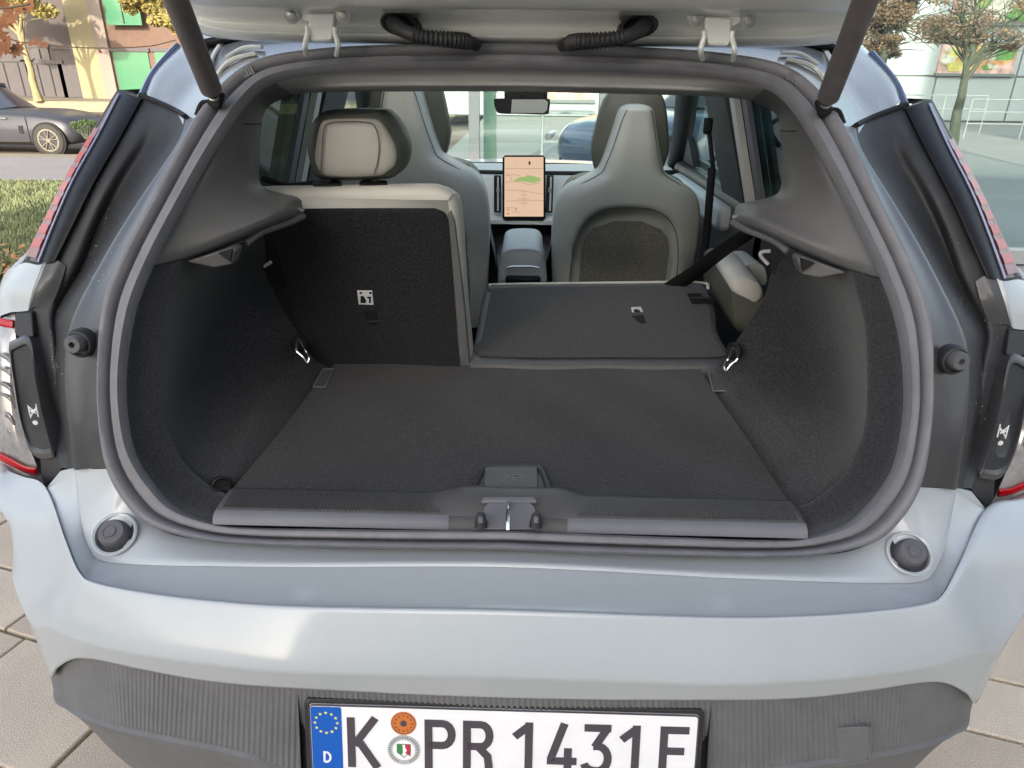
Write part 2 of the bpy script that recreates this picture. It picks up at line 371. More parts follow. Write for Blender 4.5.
for zf in (6., 9.):
    for i in range(7):
        x = xa+3+i*3.6
        if x < xb-1.5:
            o = bbox('window', M['dark_glass'], x-.6, x+.6, YB-.05, YB+.02, zf, zf+1.4)
            sub('sill', M['pale_pillar'], x-.7, x+.7, YB-.18, YB-.06, zf-.1, zf-.004, o)
    for x in (xd+2, xd+5):
        bbox('green_window', M['green_door'], x-.7, x+.7, YB-.50, YB-.44, zf, zf+1.5)
# unseen building behind the photographer, sized and placed to shade car and forecourt
ob = thing('shade_building', 'unseen plain building behind the photographer, put in to shade the car', 'building', (2, -20, 0))
M['pale_render'] = mat('pale_render', (.50,.46,.38), .9, var=.05, vs=1)
bbox('wall', M['pale_render'], -9, 7, -28, -18, 0, 10.8, ob)
bbox('wall', M['pale_render'], 7.003, 34, -27, -17.8, 0, 20.5, ob)
for i in range(4):
    for j in range(2):
        bbox('window', M['dark_glass'], -8+i*3.9, -6.2+i*3.9, -18.02, -17.95, 1.6+j*3.8, 3.6+j*3.8, ob)
# white panelled building ahead on the right
M['panel'] = mat('white_panel', (.36,.40,.40), .5, var=.03, vs=1)
M['panel_seam'] = mat('panel_seam', (.16,.18,.18), .7)
YW = 26.
wbld = thing('panel_building', 'white panelled building with colourful window pictures beyond the glass front', 'building', (14, YW, 0))
x0, x1 = gx(430, YW), gx(1200, YW); nP = 12; zz = [0.0, P(930, 76, YW).z, P(930, 20, YW).z, P(930, 20, YW).z+2.6, P(930, 20, YW).z+5.2]
bbox('wall', M['panel_seam'], x0, x1, YW+.05, YW+9, 0, zz[-1]+.1, wbld)
xs = [gx(p_, YW) for p_ in (430, 520, 606, 690, 770, 850, 933, 1012, 1100, 1200)]
for a, c_ in zip(xs, xs[1:]):
    for z0, z1 in zip(zz, zz[1:]):
        bbox('panel', M['panel'], a+.03, c_-.03, YW, YW+.06, z0+.03, z1-.03, wbld)
PM = [mat('picture_'+n_, c_, .5, var=.5, vs=1.6, var2=.4, vs2=4) for n_, c_ in (('green', (.22,.30,.10)), ('orange', (.50,.27,.12)), ('rose', (.50,.33,.28)), ('yellow', (.52,.47,.12)), ('pale', (.45,.45,.36)), ('leaf', (.10,.24,.06)))]
def picture(px0, px1, py0, py1, seed, lab):
    a, c_ = P(px0, py1, YW-.05), P(px1, py0, YW-.05); L = wbld.location
    o = bbox('picture_window', PM[2], a.x, c_.x, YW-.06, YW-.01, a.z, c_.z, wbld, lab=lab)
    rr = random.Random(seed); b_ = {}
    for i in range(26):
        cx_, cz_ = rr.uniform(a.x+.25, c_.x-.25), rr.uniform(a.z+.15, c_.z-.15); rx, rz = rr.uniform(.15, .55), rr.uniform(.1, .35); n_ = 9; k_ = rr.choice((0, 1, 3, 4, 5))
        pts = [V((max(a.x+.05, min(c_.x-.05, cx_+rx*math.cos(t)*rr.uniform(.6, 1.1))), YW-.063-.0012*i, max(a.z+.04, min(c_.z-.04, cz_+rz*math.sin(t)*rr.uniform(.6, 1.1)))))-L for t in (2*math.pi*j/n_ for j in range(n_))]
        b_.setdefault(k_, MB()).add(pts, [tuple(range(n_))])
    for k_, q_ in b_.items(): q_.build('print', PM[k_], o)
    sub('sill', M['panel_seam'], a.x-.05, c_.x+.05, YW-.16, YW-.012, a.z-.09, a.z-.004, o, wbld)
picture(936, 1020, 44, 73, 1, 'window with green, orange and rose picture print')
picture(950, 1060, -22, 22, 2, 'upper window with orange and yellow picture print')
picture(505, 600, -20, 99, 5, 'yellowish window print seen through the windscreen')
# ------------------------------------------------------------------ glass front just ahead of the car
YG = 5.75
gf = thing('glass_front', 'tall glazed front with pale posts just ahead of the car', 'glass wall', (2, YG, 0))
M['post'] = mat('pale_post', (.34,.36,.35), .4, var=.03, vs=3)
M['post_green'] = mat('green_post', (.34,.48,.36), .4, var=.03, vs=3)
gp = [-1.0]+[gx(p_, YG) for p_ in (474, 605)]
gp += [gx(1120, YG), gx(1120, YG)+3.2]
for i, x in enumerate(gp): bbox('post', M['post'], x-.04, x+.04, YG-.05, YG+.05, 0, 4.2, gf)
xg_ = gx(490, YG+.2); bbox('post', M['post_green'], xg_-.05, xg_+.05, YG+.15, YG+.25, 0, 4.2, gf, lab='pale green post behind the glass')
for a, c_ in zip(gp, gp[1:]):
    bbox('pane', M['shop_glass'], a+.04, c_-.04, YG-.006, YG+.006, .12, 4.1, gf)
bbox('bottom_rail', M['post'], gp[0]-.04, gp[-1]+.04, YG-.06, YG+.06, 0, .11, gf)
bbox('top_rail', M['post'], gp[0]-.04, gp[-1]+.04, YG-.06, YG+.06, 4.2, 4.4, gf)
# ------------------------------------------------------------------ railings and table beyond
M['rail'] = mat('white_rail', (.30,.325,.325), .4, .1)
def railing(name, lab, p0, p1, zs, nposts, r=.03):
    t = thing(name, lab, 'railing', (p0[0], p0[1], 0)); a, c_ = V((0, 0, 0)), V((p1[0]-p0[0], p1[1]-p0[1], 0))
    for z in zs: MB().tube([a+V((0, 0, z)), c_+V((0, 0, z))], r, 8).build('rail', M['rail'], t)
    for i in range(nposts):
        q_ = a.lerp(c_, i/(nposts-1)); MB().tube([q_, q_+V((0, 0, max(zs)))], r, 8).build('post', M['rail'], t)
    return t
Ya = 20.
railing('railing', 'white tubular railing before the white panel building, left of the tree', (gx(905, Ya), Ya), (gx(990, Ya), Ya), (.35, .62, .95), 3, .014)
railing('railing', 'white tubular railing before the white panel building, right of the tree', (gx(975, Ya-1.5), Ya-1.5), (gx(1090, Ya-1.5), Ya-1.5), (.35, .62, .9), 3, .014)
tb = thing('metal_table', 'white metal frame table seen through the windscreen beyond the glass', 'table', (gx(568, 13), 13, 0))
for dx in (-.42, .42):
    for dy in (-.3, .3): MB().tube([V((dx, dy, 0)), V((dx, dy, .74))], .022, 6).build('leg', M['rail'], tb)
MB().box((0, 0, .76), (.95, .7, .04)).build('tabletop', M['rail'], tb, bevel=.01)
MB().box((0, -.3, .3), (.82, .03, .03)).build('stretcher', M['rail'], tb)

# ------------------------------------------------------------------ trees
M['bark_pale'] = mat('bark_pale', (.22,.19,.10), .9, var=.25, vs=8, bump=.5, bs=30)
M['bark'] = mat('bark_grey', (.075,.085,.06), .9, var=.25, vs=8, bump=.5, bs=30)
LEAF = {'yellow': mat('leaf_yellow', (.24,.20,.06), .7, var=.35, vs=2.5, var2=.3, vs2=12), 'brown': mat('leaf_brown', (.15,.10,.06), .8, var=.35, vs=2.5, var2=.3, vs2=12),
        'orange': mat('leaf_orange', (.22,.085,.03), .7, var=.3, vs=9), 'green': mat('leaf_green', (.07,.11,.035), .7, var=.35, vs=4)}
def leaves(b, c, rad, n, size, rr):
    for i in range(n):
        d = V((rr.gauss(0, 1), rr.gauss(0, 1), rr.gauss(0, 1))).normalized()*(rr.random()**.45)
        p = c+V((d.x*rad[0], d.y*rad[1], d.z*rad[2])); a = V((rr.uniform(-1, 1), rr.uniform(-1, 1), rr.uniform(-1, 1))).normalized(); q_ = a.orthogonal().normalized(); s_ = size*rr.uniform(.6, 1.3)
        b.add([p-a*s_, p+q_*s_*.55, p+a*s_, p-q_*s_*.55], [(0, 1, 2, 3)])
def tree(base, lean, h, r, bark, leaf, clumps, lab, nleaf=420, lsz=.07, seed=1, nb=9):
    rr = random.Random(seed); t = thing('tree', lab, 'tree', base); b = MB(); base0 = V((0, 0, 0)); top = V((lean[0], lean[1], h))
    path = [base0.lerp(top, i/8)+V((rr.uniform(-.03, .03), rr.uniform(-.03, .03), 0))*(i > 0) for i in range(9)]
    b.tube(path, [r*(1.25 if i == 0 else 1-.075*i) for i in range(9)], 10)
    for (c, rad) in clumps:
        c = V(c); st = path[rr.choice((5, 6, 7)) if c.z > path[6].z*.9 else 5]
        mid = st.lerp(c, .5)+V((0, 0, .12)); b.tube([st, mid, c], [r*.42, r*.26, r*.08], 6)
        for k_ in range(nb):
            e = c+V((rr.uniform(-1, 1)*rad[0], rr.uniform(-1, 1)*rad[1], rr.uniform(-.8, 1)*rad[2])); s_ = st.lerp(c, rr.uniform(.35, 1)); b.tube([s_, s_.lerp(e, .5)+V((0, 0, .05)), e], [r*.13, r*.08, r*.03], 5)
    b.build('trunk', bark, t)
    b = MB()
    for (c, rad) in clumps:
        for k_ in range(5):
            cc = V(c)+V((rr.uniform(-.7, .7)*rad[0], rr.uniform(-.7, .7)*rad[1], rr.uniform(-.7, .7)*rad[2])); leaves(b, cc, [q_*.45 for q_ in rad], nleaf//5, lsz, rr)
    b.build('crown', leaf, t, weld=False); return t
# slim sunlit tree on the far pavement (left)
bp_ = PZ(39, 101, 0); Yt = bp_.y; tp = P(14, 12, Yt)
tree(bp_, (tp.x-bp_.x, 0, ), tp.z, .17, M['bark_pale'], LEAF['yellow'], [((tp.x-bp_.x+dx, dy, tp.z+dz), (1.2, 1.2, .7)) for dx, dy, dz in ((-1.2, 0, .1), (.2, .5, .3), (.9, -.4, .5), (-.6, .3, 1.3), (.6, 0, 1.7), (-1.8, 0, .9))], 'slim tree with yellow leaves on the far pavement before the grey wall', 1300, .09, 4)
q0 = P(160, 10, 28.); tree((q0.x+.9, 28, 0), (0, 0), 3.6, .12, M['bark_pale'], LEAF['yellow'], [((dx-.9, 0, q0.z+dz), (.75, .7, .5)) for dx, dz in ((-.7, .35), (.1, .25), (.45, -.35), (.9, -.1), (-.2, .9))], 'yellow leaved tree overhanging the green shutters beside the tailgate', 1500, .07, 6)
# tree right, trunk crossing the picture window
bp_ = PZ(949, 152, 0); Yt = bp_.y; tp = P(975, 38, Yt); dxx = tp.x-bp_.x
def cl(px, py, dy, rad): q_ = P(px, py, Yt+dy); return ((q_.x-bp_.x, dy, q_.z), rad)
tree(bp_, (dxx, 0), tp.z, .11, M['bark'], LEAF['brown'], [cl(930, 30, .4, (.5, .5, .3)), cl(990, 22, .4, (.6, .5, .3)), cl(965, 28, -.3, (.5, .5, .3)), cl(1015, 44, .1, (.4, .4, .15)), cl(948, 38, .3, (.5, .5, .22)), cl(1000, 36, -.2, (.6, .5, .25)), cl(975, -10, 0, (.6, .5, .35)), cl(1025, 12, .2, (.6, .5, .4)), cl(955, 8, 0, (.4, .5, .35))], 'bare slim tree with few brown leaves beyond the glass on the right', 330, .036, 11, 14)
Yt = 18.; bx = P(868, 120, Yt); bp_ = V((bx.x, Yt, 0))
tree(bp_, (.1, 0), 2.9, .14, M['bark'], LEAF['brown'], [cl(868, 22, 0, (1.0, .8, .6)), cl(900, 32, .3, (.9, .8, .5)), cl(915, 12, 0, (.7, .8, .5)), cl(880, -8, 0, (1.2, .8, .5)), cl(892, 48, 0, (.6, .6, .25))], 'fuller tree with brown leaves beside the raised tailgate on the right', 3200, .034, 12, 14)
# near maple twig hanging in at the upper left, and small hedge plant
mt = thing('maple_branch', 'hanging maple twigs with orange brown leaves at the upper left', 'branch', P(8, 20, 3.2))
def maple_leaf(b, c, s_, rr):
    a = V((rr.uniform(-1, 1), rr.uniform(-.3, .3), rr.uniform(-1, -.2))).normalized(); n_ = V((rr.uniform(-.5, .5), -1, rr.uniform(-.4, .5))).normalized(); u_ = (a-n_*a.dot(n_)).normalized(); v_ = n_.cross(u_)
    sh = [(0, -.15), (.25, -.25), (.35, .0), (.8, -.1), (.55, .25), (1.0, .5), (.5, .5), (.35, .75), (.12, .6), (0, 1.25), (-.12, .6), (-.35, .75), (-.5, .5), (-1.0, .5), (-.55, .25), (-.8, -.1), (-.35, 0), (-.25, -.25)]
    pts = [c+(v_*x+u_*y)*s_+n_*(.25*s_*abs(x)*rr.uniform(.6, 1.2)) for x, y in sh]; cc = c+u_*.3*s_
    b.add(pts+[cc], [(i, (i+1) % 18, 18) for i in range(18)])
rr = random.Random(5); L0 = mt.location; bb = MB()
tw = [P(-12, 28, 3.2), P(4, 36, 3.2), P(20, 42, 3.22), P(36, 43, 3.25), P(70, 47, 3.3), P(110, 48, 3.4), P(150, 46, 3.5), P(176, 40, 3.6)]
bb.tube([q_-L0 for q_ in crom(tw, 4)], .0022, 5); bb.tube([q_-L0 for q_ in crom([P(-12, 5, 3.1), P(5, 8, 3.1), P(30, 4, 3.1)], 4)], .004, 5)
bb.build('twig', mat('twig_bark', (.12,.09,.06), .8), mt)
for (px, py, s_) in ((3, 18, .05), (10, 40, .055), (2, 44, .05), (14, 48, .045), (20, 6, .04), (36, 40, .028), (45, 43, .026), (31, 42, .02), (28, 3, .05), (6, 4, .055), (12, 16, .04), (-2, 30, .05), (101, 51, .012), (84, 47, .008), (60, 47, .008)):
    b = MB(); maple_leaf(b, P(px, py, 3.15)-L0, s_*1.05, rr); b.build('leaf', LEAF['orange'], mt, ang=60)
sp = thing('shrub', 'small dark green shrub behind the left tail lamp', 'shrub', PZ(88, 139, 0))
b = MB(); bl = MB(); rr = random.Random(8)
for i in range(26):
    e = V((rr.uniform(-.22, .22), rr.uniform(-.15, .15), rr.uniform(.1, .36))); b.tube([V((e.x*.2, e.y*.2, 0)), e*.6, e], [.012, .008, .003], 5); leaves(bl, e, (.07, .07, .05), 40, .022, rr)
b.build('stem', M['bark'], sp); bl.build('foliage', LEAF['green'], sp, weld=False)

# ------------------------------------------------------------------ parked cars
def parked_car(loc, rz, paint, lab, seed=0):
    t = thing('parked_car', lab, 'car', loc, 'parked cars'); t.rotation_euler = (0, 0, rz)
    # nose towards +x. stations: x, half width, sill z, shoulder z, top of lower body z
    st = [(-2.35,.62,.42,.72,.86),(-2.28,.80,.30,.82,.97),(-1.9,.89,.24,.86,1.0),(-1.0,.915,.22,.88,.97),(0,.92,.22,.86,.93),(.7,.92,.22,.84,.92),(1.1,.915,.22,.82,.90),(1.5,.90,.22,.78,.84),(1.8,.86,.24,.70,.78),(1.96,.76,.30,.58,.66),(2.03,.60,.38,.50,.55)]
    def sec(q_):
        x, w_, a, s_, tz = q_; ml = (a+s_)/2
        half = [(0, a), (w_*.85, a), (w_*.98, a+.07), (w_, ml), (w_*.975, s_-.03), (w_*.93, s_+.02), (w_*.78, tz), (w_*.4, tz+.02), (0, tz+.025)]
        return [V((x, -y, z)) for y, z in half]+[V((x, y, z)) for y, z in half[::-1][1:-1]]
    rows = [sec(q_) for q_ in st]; cols = [crom([r_[j] for r_ in rows], 3) for j in range(len(rows[0]))]
    rows = [[c_[i] for c_ in cols] for i in range(len(cols[0]))]; b = MB(); b.grid(rows, True)
    b.add(rows[0], [tuple(range(len(rows[0])))]); b.add(rows[-1], [tuple(range(len(rows[0])))]); body = b.build('body', paint, t, ang=50)
    gh = [(-1.85,.70,.98,.99,.62),(-1.2,.78,.97,1.36,.60),(-.4,.80,.93,1.44,.60),(-.3,.80,.92,1.36,.58),(.22,.76,.90,.94,.66)]
    b = MB(); rows = []
    for x, w_, z0, z1, wt in gh: rows.append([V((x, -w_, z0)), V((x, -(w_+wt)/2-.03, (z0+z1)/2)), V((x, -wt, z1)), V((x, 0, z1+.03)), V((x, wt, z1)), V((x, (w_+wt)/2+.03, (z0+z1)/2)), V((x, w_, z0))])
    b.sheet(rows, 3, 4); b.build('cabin_glass', M['dark_glass'], t, ang=60)
    b = MB(); rows = [[V((x, y*wt, z1+.012+.03*(1-y*y))) for y in (-1, -.5, 0, .5, 1)] for x, w_, z0, z1, wt in gh[1:4]]; b.sheet(rows, 3, 4); b.build('roof', paint, t, thick=.03)
    for x in (-1.40, 1.42):
        for s_ in (-1, 1):
            b = MB(); b.cyl((x, s_*.93, .335), (0, -s_, 0), .375, .06, 32); b.build('wheel_arch', M['black'], body)
            b = MB(); b.lathe((x, s_*.955, .335), (0, -s_, 0), [(.235, -.004), (.30, -.008), (.33, .01), (.335, .10), (.33, .2)], 36, False); wh = b.build('wheel', M['tyre'], t)
            MB().cyl((x, s_*.945, .335), (0, -s_, 0), .236, .012, 32).build('hub_plate', M['rim_dark'], wh)
            b = MB(); b.lathe((x, s_*.958, .335), (0, -s_, 0), [(.205, 0), (.24, 0), (.24, .02), (.205, .02), (.205, 0)], 36, False)
            for k_ in range(5):
                for d_ in (-.13, .13):
                    a0 = k_*2*math.pi/5+.3; a1 = a0+d_*1.6
                    b.tube([V((x+.03*math.cos(a0), s_*.965, .335+.03*math.sin(a0))), V((x+.212*math.cos(a1), s_*.962, .335+.212*math.sin(a1)))], .014, 6)
            b.cyl((x, s_*.965, .335), (0, -s_, 0), .05, .03, 16); b.build('rim', M['rim'], wh)
    for s_ in (-1, 1):
        b = MB(); b.tube([V((2.2, s_*.66, .60)), V((2.0, s_*.80, .63))], [.05, .04], 8); b.build('headlight', M['clear_lens'], t)
        MB().box((.85, s_*.925, .55), (.09, .012, .16)).build('side_vent', M['black'], body)
        for xx in (-.5, .5): MB().box((xx, s_*.93, .78), (.18, .02, .03)).build('handle', M['chrome'], body)
        for xx in (-1.0, .05, 1.0): MB().box((xx, s_*.921, .56), (.008, .012, .55)).build('door_gap', M['black'], body)
    return t
Mcar = mat('car_grey_blue', (.035,.037,.045), .45, .1, .3, coat=.3); Mblue = mat('car_dark_blue', (.03,.06,.12), .25, .3, .5, coat=1.)
wy = 16.9
cx_ = P(48, 139, wy-.9).x
parked_car((cx_-1.42, wy+.05, -.43), 0, Mcar, 'grey blue parked saloon beyond the lawn at the left edge')
pb = P(612, 118, 11.2)
parked_car((pb.x+1.2, 10.6, 0), R(215), Mblue, 'dark blue parked car seen through the windscreen beside the right seat')

# ================================================================== the hatchback
car = thing('hatchback_car', 'light grey hatchback with raised tailgate showing its open empty boot', 'car')
S2 = (-1, 1)
def both(fn):
    for s in S2: fn(s)
# --- door seal: two tubes running round the opening
outer = [(512,551),(420,550),(340,548.5),(260,546),(200,540),(152,526),(127,504),(109,469),(101.5,421),(100.5,370),(106,305),(127,251),(157,195),(193,127),(221,89),(260,62.5),(320,52),(400,48),(512,46)]
inner = [(512,531),(420,530.5),(340,529.5),(262,528),(219,524),(178,510),(155,489),(134,457),(125,421),(123,372),(132,312),(151,262),(183,200),(217,141),(245,101),(272,80),(325,70.5),(400,67),(512,66)]
So = [PF(*q) for q in outer]; Si = [PF(*q, .004) for q in inner]
for L_ in (So, Si): L_[0].x = 0; L_[-1].x = 0
prof = [(0,.020),(0,.004),(.03,-.006),(.10,-.014),(.22,-.018),(.34,-.015),(.43,-.006),(.47,.003),(.50,.006),(.53,.002),(.56,-.006),(.63,-.011),(.70,-.011),(.785,-.0098),(.86,-.0095),(.93,-.010),(.98,-.004),(1.0,.004),(1.0,.010)]
def seal_rows(So, Si, s):
    o_, i_ = crom(So, 6), crom(Si, 6); rows = []
    for k in range(len(o_)):
        rows.append([MX(o_[k].lerp(i_[k], t)+V((0, h*.85, -h*.55)), s) for t, h in prof])
    return rows
full = seal_rows(So, Si, -1)[::-1]+seal_rows(So, Si, 1)[1:-1]
b = MB(); b.grid(full+[full[0]]); b.build('door_seal', M['rubber'], car, ang=70)
# --- gutter channel: black panel between the seal and the lamps
def so_at(px, py): return PF(px, py)
gut = [
 [(142,97,.13),(152,101,.13),(166,107,.12),(178,113,.11),(187,119,.06),(199,117,.02)],
 [(120,138,.13),(135,140,.13),(150,142,.15),(166,141,.13),(179,141,.055),(186,139,.015)],
 [(95,181,.13),(111,181,.135),(125,181,.16),(140,181,.13),(152,181,.05),(163,183,.01)],
 [(74,222,.13),(91,224,.14),(102,224,.165),(115,224,.13),(126,220,.05),(143,223,.01)],
 [(56,260,.13),(74,266,.145),(83,268,.165),(92,267,.12),(100,264,.05),(126,254,.01)],
 [(34,306,.13),(51,309,.14),(58,311,.15),(66,311,.10),(75,311,.045),(108,301,.01)],
 [(37,345,.13),(52,345,.13),(57,345,.135),(61,345,.10),(66,343,.04),(102,345,.01)],
 [(42,385,.13),(54,385,.13),(57,385,.125),(61,385,.09),(65,385,.04),(101,385,.01)],
 [(51,425,.12),(60,425,.12),(63,425,.11),(66,425,.08),(69,424,.04),(103,425,.01)],
 [(61,468,.07),(68,468,.065),(70,468,.06),(72,468,.05),(74,468,.04),(110,469,.01)]]
def gutter(s):
    G = [[MX(PF(*q), s) for q in r] for r in gut]
    b = MB(); b.sheet([r[:5] for r in G], 4, 5); b.build('gutter_trim', M['trim_black'], car, ang=70)
    b = MB(); b.sheet([[r[4]+V((-s*.001,-.002,0)), r[4].lerp(r[5], .12)+V((0,-.006,0)), r[4].lerp(r[5],.5), r[5]] for r in G], 4, 5); b.build('opening_flange', M['body_dark'], car, ang=70)
    top = [q+V((0, -.004, .004)) for q in G[0][:5]]
    b = MB(); b.tube(crom(top, 4), .0045, 6); b.build('trim_top_lip', M['black'], car)
    # dust specks clinging to the channel
    rr = random.Random(4+s); b = MB()
    for i in range(70):
        r0 = rr.randrange(2, 8); t = rr.random(); u = min(.98, abs(rr.gauss(.5, .25))); j = int(u*5) if u < 1 else 4; j = min(j, 4); fu = u*5-j
        p = G[r0][j].lerp(G[r0][min(j+1, 5)], fu).lerp(G[r0+1][j].lerp(G[r0+1][min(j+1, 5)], fu), t)+V((0, -.003, 0)); a = rr.uniform(.0003, .0008)
        b.add([p+V((-a, 0, 0)), p+V((0, 0, a*1.4)), p+V((a, 0, 0)), p+V((0, 0, -a*1.2))], [(0, 1, 2, 3)])
    tag(b.build('dust_specks', M['seal_grey'], car, weld=False), kind='stuff')
both(gutter)
# --- painted inner panel with the rubber stops, shelf, bumper face
L1 = [(74,469,.94),(82,524,.87),(90,547,.838),(103,559,.82),(152,563,.802),(211,564,.79),(300,565,.782),(512,565,.776)]
Sx = [(110,469),(101,490)]
sb = [(109.5,469),(113,481),(119,490),(127,504),(152,526),(200,540),(320,548),(512,551)]
def top_panel(s):
    A = [MX(P(*q), s) for q in L1]; B_ = [MX(PF(*q, .012), s) for q in sb]; A[-1].x = 0; B_[-1].x = 0
    return A, B_
L2 = [(47,488,.96),(68,543,.83),(81,573,.772),(97,584,.752),(146,594,.728),(211,602,.710),(300,608,.697),(512,612,.69)]
for part_ in (0, 1):
    Ls = {}
    for s in S2:
        A, B_ = top_panel(s); Cc = [MX(P(*q), s) for q in L2]; Cc[-1].x = 0; Ls[s] = (A, B_, Cc)
    for (n_, i, j) in ((('inner_panel', 1, 0),) if part_ == 0 else (('bumper_shelf', 0, 2),)):
        ra = Ls[-1][i]+Ls[1][i][::-1][1:]; rb = Ls[-1][j]+Ls[1][j][::-1][1:]
        if n_ == 'inner_panel': rows = [ra, [p.lerp(q, .5)+V((0, 0, .0)) for p, q in zip(ra, rb)], [p.lerp(q, .9)+V((0, 0, .001)) for p, q in zip(ra, rb)], [q+V((0, -.001, -.003)) for q in rb]]
        else: rows = [[p+V((0, .002, -.004)) for p in ra], [p.lerp(q, .06)+V((0, 0, -.0045)) for p, q in zip(ra, rb)], [p.lerp(q, .5)+V((0, 0, -.0045)) for p, q in zip(ra, rb)], [p.lerp(q, .90)+V((0, 0, -.002)) for p, q in zip(ra, rb)], [p.lerp(q, .97)+V((0, 0, .001)) for p, q in zip(ra, rb)], [q+V((0, -.001, -.003)) for q in rb]]
        b = MB(); b.sheet(rows, 6, 3); b.build(n_, M['paint'], car, ang=60)
cols = [
 [(512,612,.69),(512,628,.668),(512,650,.658),(512,676,.655),(512,695,.664)],
 [(300,608,.697),(300,624,.676),(300,645,.663),(300,671,.66),(300,686,.669)],
 [(211,602,.710),(211,618,.690),(211,638,.678),(211,663,.674),(211,679,.684)],
 [(146,594,.728),(146,610,.710),(146,630,.698),(147,654,.692),(147,668,.702)],
 [(97,584,.752),(95,598,.737),(92,617,.724),(88,642,.722),(85,656,.733)],
 [(81,573,.772),(70,585,.762),(62,603,.752),(52,627,.752),(60,666,.762)],
 [(68,543,.83),(48,562,.818),(38,590,.795),(34,622,.79),(53,674,.785)],
 [(47,488,.96),(34,520,.91),(22,565,.868),W(-.775,.862,.645),W(-.742,.85,.555)],
 [(24,478,1.02),(-4,500,.985),W(-.824,.955,.705),W(-.817,.94,.63),W(-.788,.92,.55)],
 [(0,470,1.06),W(-.905,1.06,.732),W(-.86,1.05,.69),W(-.84,1.05,.62),W(-.80,1.04,.52)],
]
def tp(q): return q if isinstance(q, V) else P(*q)
half = [[tp(q) for q in c] for c in cols]
for i, c in enumerate(half):
    if i < 7: c[1] = c[0].lerp(c[3], .30)+V((0,-.003,.0)); c[2] = c[0].lerp(c[3], .68)+V((0,-.004,0))
    a_, b__, c__, d__, e__ = c; half[i] = [a_, a_.lerp(b__, .12)+V((0,-.0006,0)), b__, c__, c__.lerp(d__, .75)+V((0,-.0012,0)), d__, d__.lerp(e__, .15), d__.lerp(e__, .6), e__]
for r in half[0]: r.x = 0
fullc = [[MX(p, -1) for p in c] for c in half][::-1]+[[MX(p, 1)+V((0 if (k_ == 0 and i_ < 8) else (0,0,0,0,0,.003,.008,.018,.030,.035)[i_]*min(1, .35+.25*k_), 0, 0)) for k_, p in enumerate(c)] for i_, c in enumerate(half)][1:]
b = MB(); b.sheet(fullc, 4, 6)
# lower return edge
bf = b.build('rear_bumper', M['paint'], car, ang=60, thick=.004, off=-1)
# --- dark ribbed lower bumper
low = [
 [(512,690,.674),(512,790,.668),W(0,.71,.30)],[(300,682,.68),(300,771,.673),W(-.3,.715,.30)],[(235,676,.686),(240,752,.682),W(-.41,.725,.30)],
 [(147,663,.712),(129,729,.715),W(-.54,.755,.31)],[(85,650,.745),(88,716,.742),W(-.65,.80,.33)],[(56,655,.785),(68,706,.775),W(-.73,.855,.36)],
 [(46,655,.815),(54,688,.81),W(-.765,.91,.40)],[W(-.80,.96,.56),W(-.80,.96,.46),W(-.82,1.03,.38)]]
hl = [[tp(q) for q in c] for c in low]
for r in hl[0]: r.x = 0
fl = [[MX(p, -1) for p in c] for c in hl][::-1]+[[MX(p, 1) for p in c] for c in hl][1:]
tops = crom([c[0] for c in fl], 60); mids = crom([c[1] for c in fl], 60); bots = crom([c[2] for c in fl], 60)
rows = []; pitch = .0076
n = 1500
def at_x(line, x):
    for a, c_ in zip(line, line[1:]):
        if a.x <= x <= c_.x: return a.lerp(c_, (x-a.x)/max(1e-9, c_.x-a.x))
    return line[0] if x < line[0].x else line[-1]
xs_ = []; x = -.66
while x < .66: xs_ += [x, x+pitch*.22, x+pitch*.5, x+pitch*.72]; x += pitch
b = MB(); rws = []
for x in xs_:
    fr = ((x+.66)/pitch) % 1; up = (fr > .2 and fr < .71)
    amp = .0012*sst(.66, .46, abs(x)); off = V((0, -amp if up else 0, 0)); a, c_ = at_x(tops, x), at_x(mids, x*(1+.065*(1-sst(.42, .66, abs(x)))))
    rws.append([a+V((0, .012, .01)), a, a+off+V((0, 0, -.003)), a.lerp(c_, .5)+off, c_+off+V((0, 0, .004)), c_+V((0, .002, 0))])
left = [[a+V((0,.012,.01)), a, a+V((0,0,-.003)), a.lerp(c_, .5), c_+V((0,0,.004)), c_] for a, c_ in zip(tops, mids) if a.x < -.662]
right = [[a+V((0,.012,.01)), a, a+V((0,0,-.003)), a.lerp(c_, .5), c_+V((0,0,.004)), c_] for a, c_ in zip(tops, mids) if a.x > .662]
b.grid(left+rws+right); b.build('ribbed_bumper_skirt', M['plastic_bumper'], car, ang=25)
b = MB(); b.grid([[a+V((0,.002,0)), a+V((0,-.004,-.004)), a.lerp(c_,.15)+V((0,-.004,0)), a.lerp(c_, .5)+V((0, -.002, 0)), c_, c_+V((0, .12, -.03))] for a, c_ in list(zip(mids, bots))[::4]]); b.build('lower_skirt', M['plastic_bumper'], car, ang=50)
# towing eye cover on the right of the skirt
tc = [P(*q, .697) for q in ((836,734),(841,730),(866,729),(871,733),(870,758),(864,763),(836,766),(832,762))]
b = MB(); b.tube([q+V((0, .0025, 0)) for q in crom(tc, 3, True)+[tc[0]]], .0016, 6, cap=False); o = b.build('towing_eye_cover', M['plastic_bumper'], car)
b = MB(); b.prism([q+V((0, .0025, 0)) for q in tc], (0, .006, 0)); b.build('cover_face', M['plastic_bumper'], o)
